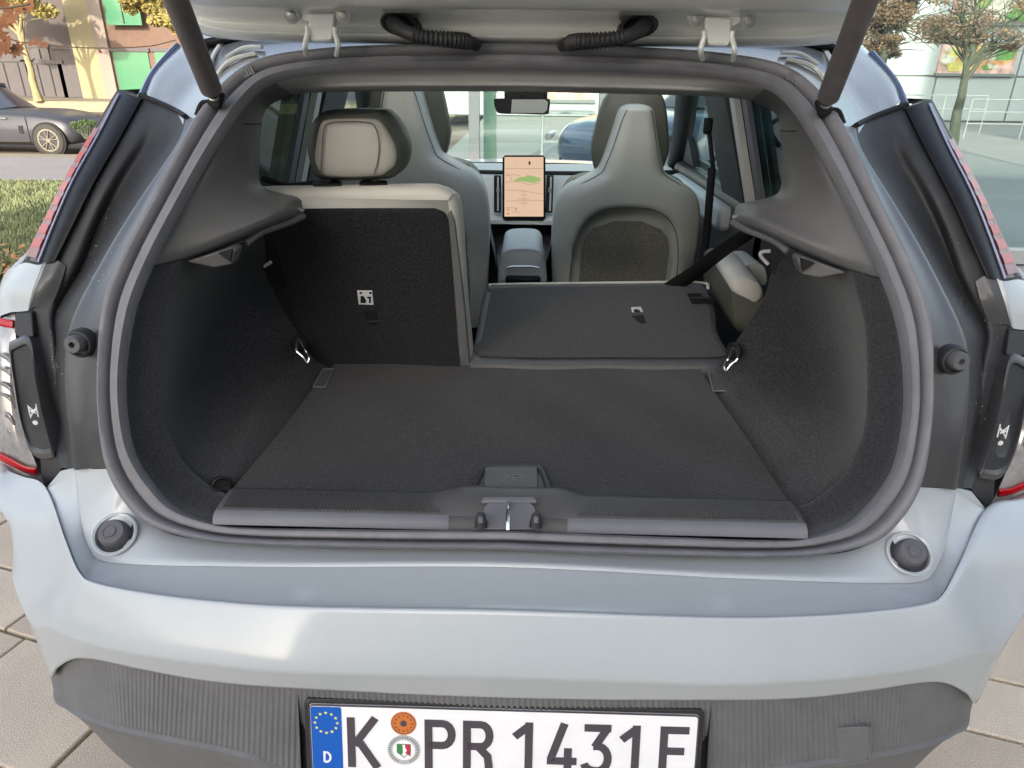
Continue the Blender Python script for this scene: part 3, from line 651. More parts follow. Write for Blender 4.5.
# --- number plate
pc = P(506.5, 703.5, .676); pc.x = 0; tau = R(13)
PU, PN = V((0, math.sin(tau), math.cos(tau))), V((0, -math.cos(tau), math.sin(tau)))
def pl(x, y, n_=0): return pc + V((x, 0, 0)) + PU*(y-.118) + PN*n_     # y from the plate foot, 0.118 = top of the holder
b = MB()
def rr_loop(x0, x1, y0, y1, r, n_, k=4):
    pts = []
    for cx, cy, a0 in ((x1-r, y1-r, 0), (x0+r, y1-r, 90), (x0+r, y0+r, 180), (x1-r, y0+r, 270)):
        for i in range(k+1): a = R(a0+90*i/k); pts.append(pl(cx+r*math.cos(a), cy+r*math.sin(a), n_))
    return pts
b.layers([rr_loop(-.266,.266,-.003,.118,.008,-.02), rr_loop(-.266,.266,-.003,.118,.008,.001), rr_loop(-.264,.264,-.001,.116,.008,.003), rr_loop(-.2605,.2605,.002,.1125,.006,.003), rr_loop(-.2605,.2605,.002,.1125,.006,.0015)])
hold = b.build('plate_holder', M['rubber_black'], car, ang=40)
b = MB(); b.layers([rr_loop(-.2595,.2595,.003,.1115,.006,.001), rr_loop(-.2595,.2595,.003,.1115,.006,.0032), rr_loop(-.257,.257,.0055,.109,.005,.0036)]); lp = b.build('number_plate', M['plate_white'], car, ang=40)
b = MB(); rim = rr_loop(-.2585,.2585,.0045,.1105,.006,.0038, 6); b.tube(rim+[rim[0]], .0013, 6, cap=False); b.build('plate_rim', M['plate_black'], lp)
b = MB(); b.layers([rr_loop(-.2565,-.2155,.0065,.108,.003,.0037), rr_loop(-.2565,-.2155,.0065,.108,.003,.0042)]); b.build('country_band', M['plate_blue'], lp)
b = MB()
for k_ in range(12):
    a = k_*math.pi/6; c_ = (-.2363+.0150*math.cos(a), .0845+.0150*math.sin(a)); pts = []
    for j in range(10):
        r_ = .0026 if j % 2 == 0 else .0011; q = math.pi/2+j*math.pi/5; pts.append(pl(c_[0]+r_*math.cos(q), c_[1]+r_*math.sin(q), .0043))
    b.prism(pts, PN*.0002)
b.build('star_ring', M['yellow_print'], lp)
def arc(cx, cy, rx, ry, a0, a1, n_=10): return [(cx+rx*math.cos(R(a0+(a1-a0)*i/n_)), cy+ry*math.sin(R(a0+(a1-a0)*i/n_))) for i in range(n_+1)]
H = .075; wk = .0105; h2 = wk/2
GLY = {
 'K': ([[(h2,0),(h2,H)],[(.038,H),(h2+.004,.034)],[(.0135,.043),(.040,0)]], .041),
 'P': ([[(h2,0),(h2,H-h2),(.024,H-h2)]+arc(.024,H-h2-.0165,.0125,.0165,90,-90,8)+[(h2,H-h2-.033)]], .042),
 'R': ([[(h2,0),(h2,H-h2),(.024,H-h2)]+arc(.024,H-h2-.0165,.0115,.0165,90,-90,8)+[(h2,H-h2-.033)],[(.020,.037),(.033,.022),(.0355,0)]], .041),
 '1': ([[(.0225,0),(.0225,H)],[(.0205,H-.0065),(.0035,.0535)]], .030),
 '4': ([[(.0235,H),(.0065,.022),(.0065,.0185),(.041,.0185)],[(.029,.038),(.029,0)]], .043),
 '3': ([[(.003,H-h2),(.0385,H-h2)],[(.0335,H-h2),(.0175,.0415)],[(.0155,.0425),(.022,.0425)]+arc(.022,.0240,.0135,.0185,82,-90,9)+arc(.0185,.0190,.0150,.0135,-95,-165,5)], .042),
 'F': ([[(h2,0),(h2,H-h2),(.038,H-h2)],[(h2,.0385),(.033,.0385)]], .040),
 'E': ([[(.038,h2),(h2,h2),(h2,H-h2),(.038,H-h2)],[(h2,.0385),(.033,.0385)]], .040),
 'D': ([[(.0014,0),(.0014,.0145),(.004,.0145)]+arc(.004,.00725,.0055,.00725,90,-90,8)+[(.0014,0)]], .01)}
def glyph(ch, x, y, sc_, w_, name, m_, sx=1.0, n0=.0034):
    b = MB(); k_ = 0
    for st in GLY[ch][0]:
        b.ribbon([pl(x+p_[0]*sc_*sx, y+p_[1]*sc_, n0+.0002*k_) for p_ in st], w_, PN*.0013, PN); k_ += 1
    return b.build(name, m_, lp, ang=30)
y0 = .0185
for ch, x in (('K',-.2085),('P',-.1045),('R',-.053),('1',.0125),('4',.0585),('3',.1055),('1',.155),('E',.209)): glyph(ch, x, y0, 1, wk, 'plate_character', M['plate_black'])
glyph('D', -.2415, .0255, 1, .0028, 'country_letter', M['plate_white'], n0=.0036)
def disc(cx, cy, r_, m_, name, h_=.0006, n0=.0037):
    b = MB(); b.cyl(pl(cx, cy, n0), PN, r_, h_, 32); return b.build(name, m_, lp)
disc(-.1325, .0868, .0172, M['orange_print'], 'test_sticker'); disc(-.1325, .0868, .0045, M['plate_black'], 'sticker_print', .0003, .00435)
b = MB()
for k_ in range(12): a = k_*math.pi/6; b.cyl(pl(-.1325+.0115*math.cos(a), .0868+.0115*math.sin(a), .00432), PN, .0013, .0003, 6)
rg_ = [pl(-.1325+.0155*math.cos(a), .0868+.0155*math.sin(a), .0044) for a in (2*math.pi*k_/32 for k_ in range(33))]; b.tube(rg_, .0004, 4)
b.build('sticker_print', M['plate_black'], lp)
disc(-.1325, .0468, .0222, M['seal_grey'], 'state_seal'); disc(-.1325, .0468, .0152, M['plate_white'], 'seal_ring', .0003, .00435)
b = MB()
for k_ in range(34):
    a = k_*2*math.pi/34
    if 4.4 < a < 5.0: continue
    c_ = pl(-.1325+.0188*math.cos(a), .0468+.0188*math.sin(a), .0044); t_ = V((math.cos(a), 0, 0))+PU*math.sin(a); b.box(c_, (.0012, .0004, .0022), M=Matrix((t_.cross(PN), PN, t_)).transposed())
b.build('seal_lettering', M['plate_black'], lp)
shp = [(-.009,.009),(.009,.009),(.009,-.003),(0,-.011),(-.009,-.003)]
for (x0_, x1_, m_) in ((-.009,-.0015,M['green_print']),(.0018,.009,M['red_print'])):
    b = MB(); b.prism([pl(-.1325+x0_, .0468+.009, .0047), pl(-.1325+x1_, .0468+.009, .0047), pl(-.1325+x1_, .0468-.009, .0047), pl(-.1325+x0_, .0468-.004, .0047)], PN*.0003); b.build('seal_shield', m_, lp)
b = MB(); b.ribbon([pl(-.1325-.001, .0468+.008, .0049), pl(-.1325+.0025, .0468+.0, .0049), pl(-.1325-.002, .0468-.008, .0049)], .003, PN*.0002, PN); b.build('seal_wave', M['plate_white'], lp)
b = MB()
ln = [pl(-.1325+x, .0468+y, .0048) for x, y in shp]; b.tube(ln+[ln[0]], .0005, 4); b.build('seal_outline', M['plate_black'], lp)
# black sheet standing in for the shadow in the recess around the plate
b = MB(); b.layers([rr_loop(-.275,.275,-.01,.127,.01,-.0015), rr_loop(-.275,.275,-.01,.127,.01,-.012)]); b.build('plate_recess_shade', M['black'], car)
# --- rubber stops
def stops(s):
    c_ = MX(PF(84,344,.012), s); ax = V((0, -1, .12)).normalized()
    c_ = c_+V((s*.003,0,.002))+ax*.002; b = MB(); b.lathe(c_, ax, [(.0215,-.01),(.0215,.004),(.019,.008),(.0165,.009),(.0165,.003),(.0,.003)], 28); o = b.build('upper_stop', M['rubber_black'], car)
    b = MB(); b.lathe(c_+V((0, 0, .002)), ax, [(.0135,.0),(.0135,.017),(.0115,.021),(.0045,.021),(.0045,.012),(0,.012)], 24); b.build('rubber_knob', mat_knob, o)
    # lower stop in its ring recess
    p0 = P(118,536,.845); c_ = MX(p0, s); ax = V((-s*-.05*-1, -.62, .78)).normalized()
    b = MB(); b.lathe(c_+ax*.001, ax, [(.0265,.004),(.0315,.008),(.0325,.011),(.0305,.0125),(.0275,.011),(.0262,.004),(.026,-.0)], 36, False); o = b.build('stop_ring', M['paint'], car)
    MB().cyl(c_+ax*.001, ax, .0268, .005, 32).build('ring_shadow', M['rubber_black'], o)
    b = MB(); b.lathe(c_, ax, [(.0215,.003),(.0205,.014),(.0192,.021),(.017,.0235),(.011,.0237),(.0105,.023),(.0075,.023),(.007,.0248),(0,.0252)], 32); b.build('lower_stop', mat_knob, car)
    b = MB()
    for k_ in range(20):
        a_ = ax.orthogonal().normalized(); b2 = ax.cross(a_); q = 2*math.pi*k_/20; d_ = a_*math.cos(q)+b2*math.sin(q); b.tube([c_+ax*.0228+d_*.0115, c_+ax*.0233+d_*.0165], .0006, 4)
    b.build('knob_ridge', mat_knob, bpy.data.objects[[o_.name for o_ in C.objects if o_.name.startswith('lower_stop')][-1]])
mat_knob = mat('rubber_knob', (.085,.085,.095), .6, var=.12, vs=60)
both(stops)
def fillet(s):
    q = lambda px, py, Y: MX(P(px, py, Y), s)
    b = MB(); b.prism([q(75,468,.946), q(60,471.5,.958), q(46.5,488,.968), q(62,492,.945), q(76,478,.94)], (0, .004, 0)); b.build('corner_fillet', M['paint'], car)
both(fillet)
# --- upper tail lamps on the pillars
def upper_lamp(s):
    o_ = [(118,90),(92,133),(66,178),(44,221),(23,262)]; st = [(121.5,91),(99,135),(74,180),(55,223),(38,266)]; in_ = [(141,99),(119,139),(94,182),(74,222),(55,261)]
    rows = [[MX(PF(*a, .17), s)+V((s*.002, .09, 0)), MX(PF(*a, .17), s), MX(PF(*b_, .135), s), MX(PF((b_[0]+c_[0])/2, (b_[1]+c_[1])/2, .118), s), MX(PF(*c_, .120), s), MX(PF(*c_, .132), s)] for a, b_, c_ in zip(o_, st, in_)]
    b = MB(); b.sheet(rows, 3, 5); h = b.build('upper_tail_lamp', M['gloss_black'], car, ang=60)
    # end faces
    for i, nm in ((0, 'lamp_top'), (-1, 'lamp_foot')):
        b = MB(); r = crom(rows[i], 4); bk = [p+V((0, .06, -.01)) for p in r]; b.grid([r, bk]); b.build(nm, M['gloss_black'], h)
    # lens strip along the outer edge
    b = MB(); A, B_ = [r[1] for r in rows], [r[2] for r in rows]
    A5, B5 = crom(A, 10), crom(B_, 10)
    def lerp_at(L_, t): q = t*(len(L_)-1); i = min(int(q), len(L_)-2); return L_[i].lerp(L_[i+1], q-i)
    off = V((0, -.004, .001))
    g = [[lerp_at(A5, t)+V((0, -.001, 0)), lerp_at(A5, t).lerp(lerp_at(B5, t), .1)+off, lerp_at(A5, t).lerp(lerp_at(B5, t), .8)+off, lerp_at(B5, t)+V((0, -.001, 0))] for t in [.02+.96*i/40 for i in range(41)]]
    b.grid(g); b.build('lens_strip', M['strip_lens'], h)
    g = [[lerp_at(A5, t).lerp(lerp_at(B5, t), u)+V((0,-.005,.0015)) for u in (.10,.5,.80)] for t in [.22+.74*i/20 for i in range(21)]]
    b = MB(); b.grid(g); b.build('lens_band', M['pale_pink'], h)
    b = MB(); b.tube([lerp_at(B5, t)+V((0,-.003,.001)) for t in [.02+.96*i/20 for i in range(21)]], .0018, 6); b.build('lamp_edge', M['edge_blue'], h)
    n_ = 8
    for i in range(n_):
        t0 = .27+.66*i/n_; t1 = t0+.66/n_*.66; off2 = V((0, -.0048, .0015))
        for u0, u1, sh in ((.14, .78, 0),):
            if u0 > .3 and i == n_-1: continue
            d_ = sh*.62/n_
            g_ = [[lerp_at(A5, t).lerp(lerp_at(B5, t), u)+V((0,-.0062,.002)) for u in (u0, (u0+u1)/2, u1)] for t in [t0+d_+(t1-t0)*j_/5 for j_ in range(6)]]
            b = MB(); b.grid(g_); b.build('red_block', M['red_lens'] if not sh else M['red_soft'], h)
M['red_soft'] = mat('red_soft', (.45,.010,.018), .4, 0, .4, coat=.1)
both(upper_lamp)
# --- painted shoulder under the upper lamp
def shoulder(s):
    rows = [[MX(PF(*q), s) for q in r] for r in (
        [(66,266,.137),(60,286,.139),(51,307,.140)], [(55,260,.123),(46,284,.124),(35,307,.128)], [(38,265,.115),(30,287,.115),(26,311,.122)], [(23,263,.14),(12,287,.125),(12,312,.128)], [(6,272,.19),(0,290,.155),(0,313,.142)])]
    rows.append([V((s*.875, 1.35, 1.10)), V((s*.905, 1.33, 1.06)), V((s*.912, 1.31, 1.01))])
    rows.append([V((s*.86, 1.75, 1.10)), V((s*.912, 1.75, 1.03)), V((s*.918, 1.75, .97))])
    b = MB(); b.sheet(rows[:2]+[[p+V((0,.002,0)) for p in rows[2]]], 6, 5); b.build('shoulder_return', M['body_mid'], car, ang=60)
    b = MB(); b.sheet([[p.lerp(q_, .55) for p, q_ in zip(rows[1], rows[2])]]+rows[2:], 6, 5); b.build('body_shoulder', M['paint'], car, ang=60)
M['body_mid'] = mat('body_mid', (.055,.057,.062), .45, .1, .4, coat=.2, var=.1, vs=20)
both(shoulder)
def backing(s):
    rows = [[MX(PF(px, py, .165), s) for px in xs__] for py, xs__ in ((300, (80, 50, 20, 8)), (360, (80, 50, 20, 8)), (430, (80, 50, 25, 12)), (490, (80, 60, 45, 30)), (550, (90, 80, 75, 68)))]
    b = MB(); b.sheet(rows, 3, 3); b.build('inner_wing', M['black'], car)
both(backing)
# --- lower tail lamps
def lower_lamp(s):
    def q(px, py, off): return MX(PF(px, py, off), s)
    # outer clear lens bowl wrapping to the side
    rows = [[q(15,313,.14), q(7,316,.14), q(0,318,.145), V((s*.915, 1.22, .985)), V((s*.915, 1.45, .985))],
            [q(16,342,.14), q(7,344,.135), q(0,346,.14), V((s*.918, 1.22, .94)), V((s*.918, 1.42, .94))],
            [q(18,400,.14), q(9,402,.13), q(0,404,.135), V((s*.916, 1.2, .86)), V((s*.918, 1.38, .86))],
            [q(30,448,.135), q(14,446,.125), q(0,440,.135), V((s*.91, 1.18, .81)), V((s*.915, 1.32, .81))],
            [q(45,485,.13), q(22,479,.125), q(0,470,.135), V((s*.905, 1.16, .765)), V((s*.91, 1.3, .765))]]
    b = MB(); b.sheet(rows, 5, 6); L_ = b.build('lower_tail_lamp', M['clear_lens'], car, ang=60)
    # reflector stripes seen in the lens
    for k_, (y0_, y1_) in enumerate(((352,356),(366,369),(381,384),(392,394),(409,413),(424,427))):
        b = MB(); b.sheet([[q(0, y0_, .128), q(9, y0_+5, .126), q(13+k_*.6, y0_+14, .13)], [q(0, y1_, .128), q(9, y1_+6, .126), q(13+k_*.6, y1_+16, .13)]], 4, 2); b.build('reflector_stripe', M['lens_grey'], L_, thick=.001)
    b = MB(); b.sheet([[q(-8,316,.13), q(6,319,.128), q(13.5,320,.13)], [q(-8,324,.13), q(6,327,.128), q(13.5,328.5,.13)]], 4, 3); b.build('red_light_bar', M['red_lens'], L_, thick=.003)
    b = MB(); b.sheet([[q(-6,450,.12), q(10,458,.118), q(25,466,.12), q(37,468,.125)], [q(-6,457,.12), q(10,465,.118), q(25,472,.12), q(37,475,.125)]], 4, 3); b.build('red_light_bar', M['red_lens'], L_, thick=.003)
    b = MB(); b.sheet([[q(-4,462,.123), q(12,472,.121), q(38,482,.125)], [q(-4,468,.123), q(14,477,.121), q(42,487,.125)]], 4, 3); b.build('reflector_strip', M['pale_red'], L_, thick=.002)
    # dark block, insert panel, lower plug
    lp_ = [q(15,313,.125), q(31,312,.12), q(33,337,.115), q(20,340,.12), q(14,333,.122)]
    b = MB(); b.prism(lp_, (0, .03, 0)); b.build('corner_block', M['rubber_black'], L_, bevel=.003)
    ins = [q(9,347,.125), q(13,341,.12), q(29,337,.112), q(36,372,.105), q(44,412,.10), q(54,452,.085), q(50,458,.09), q(38,458,.10), q(29,448,.11), q(20,420,.115), q(14,385,.12)]
    fr = crom(ins, 4, True); n_ = len(fr); cc = sum(fr, V((0, 0, 0)))/n_
    b = MB(); b.layers([[p+V((0, .03, 0)) for p in fr], fr, [p.lerp(cc, .06)+V((0, -.004, 0)) for p in fr], [p.lerp(cc, .12)+V((0, -.003, 0)) for p in fr], [p.lerp(cc, .16)+V((0, .003, 0)) for p in fr]]); pn = b.build('lamp_insert', M['body_dark'], car, ang=45)
    b = MB(); f2 = [p.lerp(cc, .17)+V((0, .0015, 0)) for p in fr]; b.add(f2, [tuple(range(n_))]); b.build('insert_face', M['trim_black'], pn)
    pg = [q(40,459,.115), q(56,451,.09), q(61,470,.075), q(59,474,.08), q(46,489,.105), q(41,478,.115)]
    b = MB(); b.prism(pg, (0, .03, 0)); b.build('lamp_plug', M['rubber_black'], car, bevel=.003)
    # white mark: two bars joined through a ring, dot beneath
    def m2(px, py): return MX(PF(px, py, .085), s)
    b = MB()
    sgn = 1
    for (a_, c_) in (((28,405),(31,418)),((36,404),(38.5,417)),((30,411),(37,410)),((29,407),(36,413.5)),((31,416),(36.5,407))): b.tube([m2(*a_), m2(*c_)], .0011, 5)
    b.cyl(m2(33.3,411), (0, -1, 0), .0035, .001, 14); b.cyl(m2(35.5,422.5), (0, -1, 0), .0042, .001, 16)
    b.build('jack_mark', M['white_print'], pn)
M['lens_grey'] = mat('lens_grey', (.20,.18,.17), .3, .3, coat=1.); M['pale_red'] = mat('pale_red', (.40,.24,.24), .3, 0, coat=1.)
both(lower_lamp)
# --- upper quarter panel, roof rear edge, roof rail
def quarter(s):
    q = lambda px, py, off: MX(PF(px, py, off), s)
    rows = [
     [q(187,134,.05), q(176,112,.10), q(160,103,.12), q(146,93,.14), q(144,94,.24)],
     [q(205,108,.02), q(187,96,.09), q(170,84,.11), q(156,70,.14), q(157,71,.24)],
     [q(221,90,.01), q(207,74,.07), q(193,64,.10), q(180,46,.14), q(181,47,.24)],
     [q(240,75,.01), q(229,60,.05), q(216,46,.08), q(204,28,.13), q(204,29,.24)],
     [q(260,63,.01), q(255,50,.04), q(250,34,.07), q(245,16,.12), q(243,10,.22)],
     [q(320,53,.01), q(320,45,.03), q(319,30,.06), q(318,14,.10), q(318,8,.2)],
     [q(400,49,.01), q(400,42,.03), q(400,28,.06), q(400,12,.10), q(400,6,.2)],
     [q(512,47,.01), q(512,40,.03), q(512,26,.06), q(512,10,.10), q(512,4,.2)]]
    for p in rows[-1]: p.x = 0
    b = MB(); b.sheet(rows, 5, 6); b.build('quarter_panel', M['paint_in'], car, ang=60)
    rail = [q(142,97,.15), q(148,84,.15), q(155,72,.145), q(165,60,.145), q(178,46,.145)]
    rail2 = [p+V((s*.008, .02, .0)) for p in rail]
    b = MB(); b.tube(crom(rail, 5), .0072, 8); b.build('roof_edge', M['roof_blue'], car)
    # seam sealer beads around the corner
    for pts in ([(209,66,.055),(214,54,.062),(222,42,.072)], [(214,80,.04),(224,66,.037),(236,58,.028),(256,53,.02)], [(226,58,.045),(244,48,.035),(262,47,.025)]):
        b = MB(); b.tube(crom([q(*p) for p in pts], 5), .004, 6); b.build('sealant_bead', M['sealant'], car)
    # small clip ribs on top corner of the seal
    for k_ in range(7):
        t = k_/6; p0 = q(238+15*t, 76.5-7*t, -.012); MB().box(p0, (.0035, .012, .014), M=Matrix.Rotation(s*R(20), 3, 'Y')).build('seal_clip', M['rubber'], car)
both(quarter)
# --- tailgate raised overhead
def tg_row(px, ys):
    return [P(px, y, Y) if not isinstance(y, V) else y for y, Y in ys]
def tailgate_col(u):   # u 0 centre .. 1 edge ; half width .60 front to .66 rear
    return u
secs = []
for u, wpx in ((0, 514), (.25, 440), (.45, 365), (.62, 300), (.78, 245), (.90, 212), (1.0, 190)):
    dy = {0: 0, .25: -1, .45: -2, .62: -3, .78: -5.5, .90: -9, 1.0: -16}[u]
    r = [P(wpx, 46+dy, 1.315), P(wpx, 44+dy, 1.285), P(wpx, 37+dy, 1.262), P(wpx-1, 33+dy, 1.268), P(wpx-2, 26+dy*.8, 1.27), P(wpx-3, 17+dy*.6, 1.225), P(wpx-4, 12+dy*.5, 1.185), P(wpx-6, 0+dy*.3, 1.13)]
    x = r[-1].x
    r += [V((x*1.02, 1.0, 1.545)), V((x*1.06, .75, 1.69)), V((x*1.12, .5, 1.84)), V((x*1.15, .25, 1.99))]
    if u == 0:
        for p in r: p.x = 0
    secs.append(r)
allr = [[MX(p, -1) for p in r] for r in secs][::-1]+[[MX(p, 1) for p in r] for r in secs][1:]
b = MB(); b.sheet(allr, 5, 5); M['tailgate_paint_lit'] = mat('tailgate_paint_lit', (.76,.77,.75), .34, .1, .5, coat=.6, var=.04, vs=10, bump=.05, bs=25, dist=.01)  # body paint made paler to hold the bounce light on the underside
tg = b.build('tailgate', M['tailgate_paint_lit'], car, ang=50)
b = MB(); b.sheet([[p+V((0, .01, .035)) for p in r[::1]] for r in allr], 3, 3); b.build('tailgate_skin', M['gloss_black'], tg, ang=50)
def tg_bits(s):
    # hinge: base plate, two bolts, block and two swan arms
    Yh = 1.20
    q = lambda px, py, Y=Yh: MX(P(px, py, Y), s)
    b = MB(); pts = [q(285,10), q(352,9), q(353,13), q(350,20), q(338,18), q(330,22), q(306,22), q(300,19), q(287,21), q(283,15)]
    b.prism(pts, (0, .012, .004)); hg = b.build('tailgate_hinge', M['tailgate_paint_lit'], tg, bevel=.003)
    b = MB(); b.prism([q(308,14,1.192), q(335,13,1.192), q(333,38,1.205), q(331,41,1.205), q(312,42,1.205), q(309,39,1.205)], (0, .02, 0)); b.build('hinge_block', M['tailgate_paint_lit'], hg, bevel=.004)
    for px in (292.5, 343.5):
        c_ = q(px, 15.5, 1.196); b = MB(); b.lathe(c_, (0, -1, -.25), [(.0115,0),(.0115,.002),(.0065,.003),(.0065,.008),(.0045,.009),(0,.009)], 16); b.build('bolt', M['steel_dull'], hg)
    for px, d_ in ((306.5,1), (336.5,-1)):
        b = MB(); b.tube(crom([q(px+d_*1, 27), q(px+d_*1.5, 33), q(px-d_*.5, 40), q(px-d_*1.5, 47), q(px-d_*0, 55, 1.22)], 5), .0042, 8); b.build('hinge_arm', M['sealant'], hg)
    # cable conduit
    b = MB(); c0 = q(398,20,1.235)
    lo = [q(399+19*math.cos(t), 24+12*math.sin(t)+.15*19*math.cos(t), 1.20) for t in (2*math.pi*k_/24 for k_ in range(24))]
    cc = sum(lo, V((0,0,0)))/24
    b.layers([[p+V((0, .05, 0)) for p in lo], lo, [p.lerp(cc, .12)+V((0, -.003, 0)) for p in lo], [p.lerp(cc, .25) for p in lo], [p.lerp(cc, .35)+V((0, .02, 0)) for p in lo]]); gr = b.build('conduit_grommet', M['rubber_black'], tg, ang=45)
    path = crom([q(390,20,1.215), q(402,30,1.185), q(418,36,1.175), q(440,39,1.18), q(460,40.5,1.20), q(472,43,1.235), q(482,48,1.31)], 16)
    rad = []; 
    for i, p in enumerate(path):
        t = i/(len(path)-1); base_ = .0102+.0025*sst(.2, .05, t) - .0005*sst(.7, .9, t)
        rad.append(base_+(.0022 if (i % 3 == 0) else -.0006)*(1 if .30 < t < .78 else 0))
    b = MB(); b.tube(path, rad, 14); b.build('cable_conduit', M['rubber_black'], tg, ang=80)
both(tg_bits)
# --- gas struts
def strut(s):
    a, c_ = MX(P(211,89,1.135), s), MX(P(176,0,1.00), s); d_ = (c_-a); far = a+d_*2.6
    b = MB(); b.tube([a, a+d_*.004, far], [.0135, .0158, .0158], 24); st_ = b.build('tailgate_strut', M['strut'], car, ang=50)
    n_ = -d_.normalized(); b = MB(); b.tube([a+n_*-.001, a+n_*.012, a+n_*.016], [.009, .009, .006], 14); b.build('strut_end', M['black'], st_)
    b = MB(); e = a+n_*.018; b.lathe(e+V((0, -.006, 0)), (0, 1, -.1), [(0,-.003),(.006,-.002),(.0075,.003),(.0065,.009),(.003,.012),(.003,.03)], 14); b.build('ball_stud', M['steel_dull'], st_)
    b = MB(); b.box(e+V((s*.002,.012,-.004)), (.02,.012,.026), M=Matrix.Rotation(s*R(-25),3,'Y')); b.build('strut_bracket', M['black'], st_, bevel=.003)
    b = MB(); b.tube(crom([e+V((-s*.0,.02,-.012)), MX(P(203,102,1.17), s), MX(P(196,115,1.17), s)], 4), .0032, 6); b.build('strut_cable', M['black'], st_)
both(strut)

# ================================================================== boot interior
def pillar(s):
    q = lambda px, py, Y: MX(P(px, py, Y), s); e = lambda px, py, o_: MX(PF(px, py, o_), s)
    rows = [
     [e(512,66,.02), q(512,73,1.28), q(512,81,1.285), q(512,87.5,1.30), q(512,91.5,1.43)],
     [e(400,67,.02), q(400,74,1.28), q(400,81,1.285), q(400,87.5,1.30), q(400,91.5,1.43)],
     [e(325,70,.02), q(326,76,1.27), q(328,83,1.28), q(330,88.5,1.30), q(332,92,1.42)],
     [e(272,79,.02), q(276,83,1.26), q(282,88,1.31), q(287,91,1.35), q(292,94.5,1.42)],
     [e(245,100,.02), q(251,101,1.23), q(258,103,1.29), q(263,105,1.34), q(267,108,1.42)],
     [e(217,141,.02), q(228,139,1.17), q(244,135,1.24), q(255,132,1.31), q(261,131,1.40)],
     [e(200,170,.02), q(214,167,1.12), q(235,163,1.19), q(252,160,1.27), q(260,159,1.38)],
     [e(183,199,.02), q(203,197,1.09), q(230,192,1.14), q(252,187,1.21), q(262,186,1.34)],
     [e(170,224,.02), q(198,221,1.07), q(235,212,1.12), q(272,200,1.19), q(297,197,1.29)],
     [e(160,244,.02), q(190,241,1.05), q(232,227,1.09), q(278,209,1.16), q(302,205,1.27)],
     [e(152,260,.02), q(184,254,1.045), q(232,234,1.085), q(280,214,1.155), q(303,211,1.26)],
     [e(150,268,.03), q(184,260,1.06), q(234,241,1.10), q(282,220,1.17), q(302,217,1.27)],
     [e(152,270,.10), q(186,261,1.14), q(236,243,1.17), q(283,222,1.24), q(301,216,1.33)]]
    for p in rows[0]: p.x = 0
    b = MB(); b.sheet(rows[3:], 5, 5); o = b.build('pillar_trim', M['plastic_grey'], car, ang=60)
    b = MB(); b.sheet(rows[:4], 5, 5); b.build('header_trim', M['header_lit'], car, ang=60)
    # seam across the trim, shelf clip, hook tab
    b = MB(); b.tube(crom([q(233,122.5,1.195), q(247,124,1.25), q(262,124,1.36)], 4), .0012, 5); b.build('trim_seam', M['black'], o)
    b = MB(); b.tube([q(293,208,1.24), q(304,211,1.245)], .004, 8); b.tube([q(296,214,1.24), q(304,216,1.245)], .003, 8); b.build('shelf_pin', M['plastic_lip'], o)
    b = MB(); b.prism([q(186,262,1.05), q(232,247,1.08), q(236,250,1.08), q(231,265,1.075), q(214,268,1.07)], (0, .03, .0)); tb_ = b.build('cover_hook', M['plastic_grey'], o, bevel=.003)
    b = MB(); b.prism([q(218,253,1.065), q(232,249,1.066), q(230,262,1.066)], (0, .006, 0)); b.build('hook_slot', M['black'], tb_)
    b = MB(); b.tube(crom([q(246,243,1.12), q(262,232,1.15), q(290,222,1.2), q(303,216,1.25)], 4), .006, 8); b.build('shelf_lip', M['plastic_grey'], o)
    b = MB(); b.sheet([[q(236,246,1.11), q(262,234,1.16), q(266,262,1.30)], [q(234,262,1.12), q(252,250,1.17), q(262,268,1.3)]], 3, 3); b.build('shelf_bracket', M['plastic_dark'], o)
    # carpet ring behind the seal
    A = [(219,524),(200,518),(178,509),(155,489),(134,457),(125,421),(123,372),(132,312),(149,268)]
    B_ = [(238,498),(226,495),(210,488),(185,466),(170,440),(162,412),(161,372),(166,312),(182,260)]
    rows = [[e(*a, .012), e(a[0]*.7+c_[0]*.3, a[1]*.7+c_[1]*.3, .035), e(*c_, .065), e(*c_, .072)] for a, c_ in zip(A, B_)]
    b = MB(); b.sheet(rows, 4, 5); b.build('carpet_ring', M['carpet_ring'], car, ang=60)
    # side carpet
    near = [e(*c_, .0735) for c_ in B_[::-1]]; near[-1] = V((s*(abs(PZ(230,502,.79).x)+.018), .90, .772))
    far_px = [(262,236),(266,262),(273,289),(283,308),(293,324),(303,340),(309,352),(317,361),(336,364.5)]
    far = [q(*p, 1.37) for p in far_px]; far[-1] = V((s*(abs(PZ(338,364,.79).x)+.018), 1.43, .772))
    rows = []
    for k_ in range(7):
        t = k_/6; r = []
        for i, (n_, f_) in enumerate(zip(near, far)):
            p = n_.lerp(f_, t); h_ = i/(len(near)-1); bu = .06*math.sin(math.pi*t)*math.sin(math.pi*min(1, h_*1.0))**.8*(1 if i < len(near)-1 else 0)
            r.append(p+V((s*bu, 0, 0)))
        rows.append(r)
    b = MB(); b.sheet(rows, 5, 4); b.build('side_carpet', M['carpet'], car, ang=60)
    # tie down eye near the seat
    c_ = q(300,343,1.33); b = MB(); b.lathe(c_, (-s*.75, -.6, .1), [(.017,-.006),(.018,.004),(.015,.006),(.012,.001),(0,.001)], 20); ty = b.build('tie_down', M['black'], car)
    lp_ = crom([q(299,339,1.30), q(296,350,1.30), q(303,357,1.295), q(307,363,1.295), q(309,358,1.30), q(305,350,1.31)], 4, True); b = MB(); b.tube(lp_+[lp_[0]], .0026, 8, cap=False); b.build('eyelet', M['steel'], ty)
    # near dark hook by the floor corner
    c_ = MX(P(221,486,.925), s)
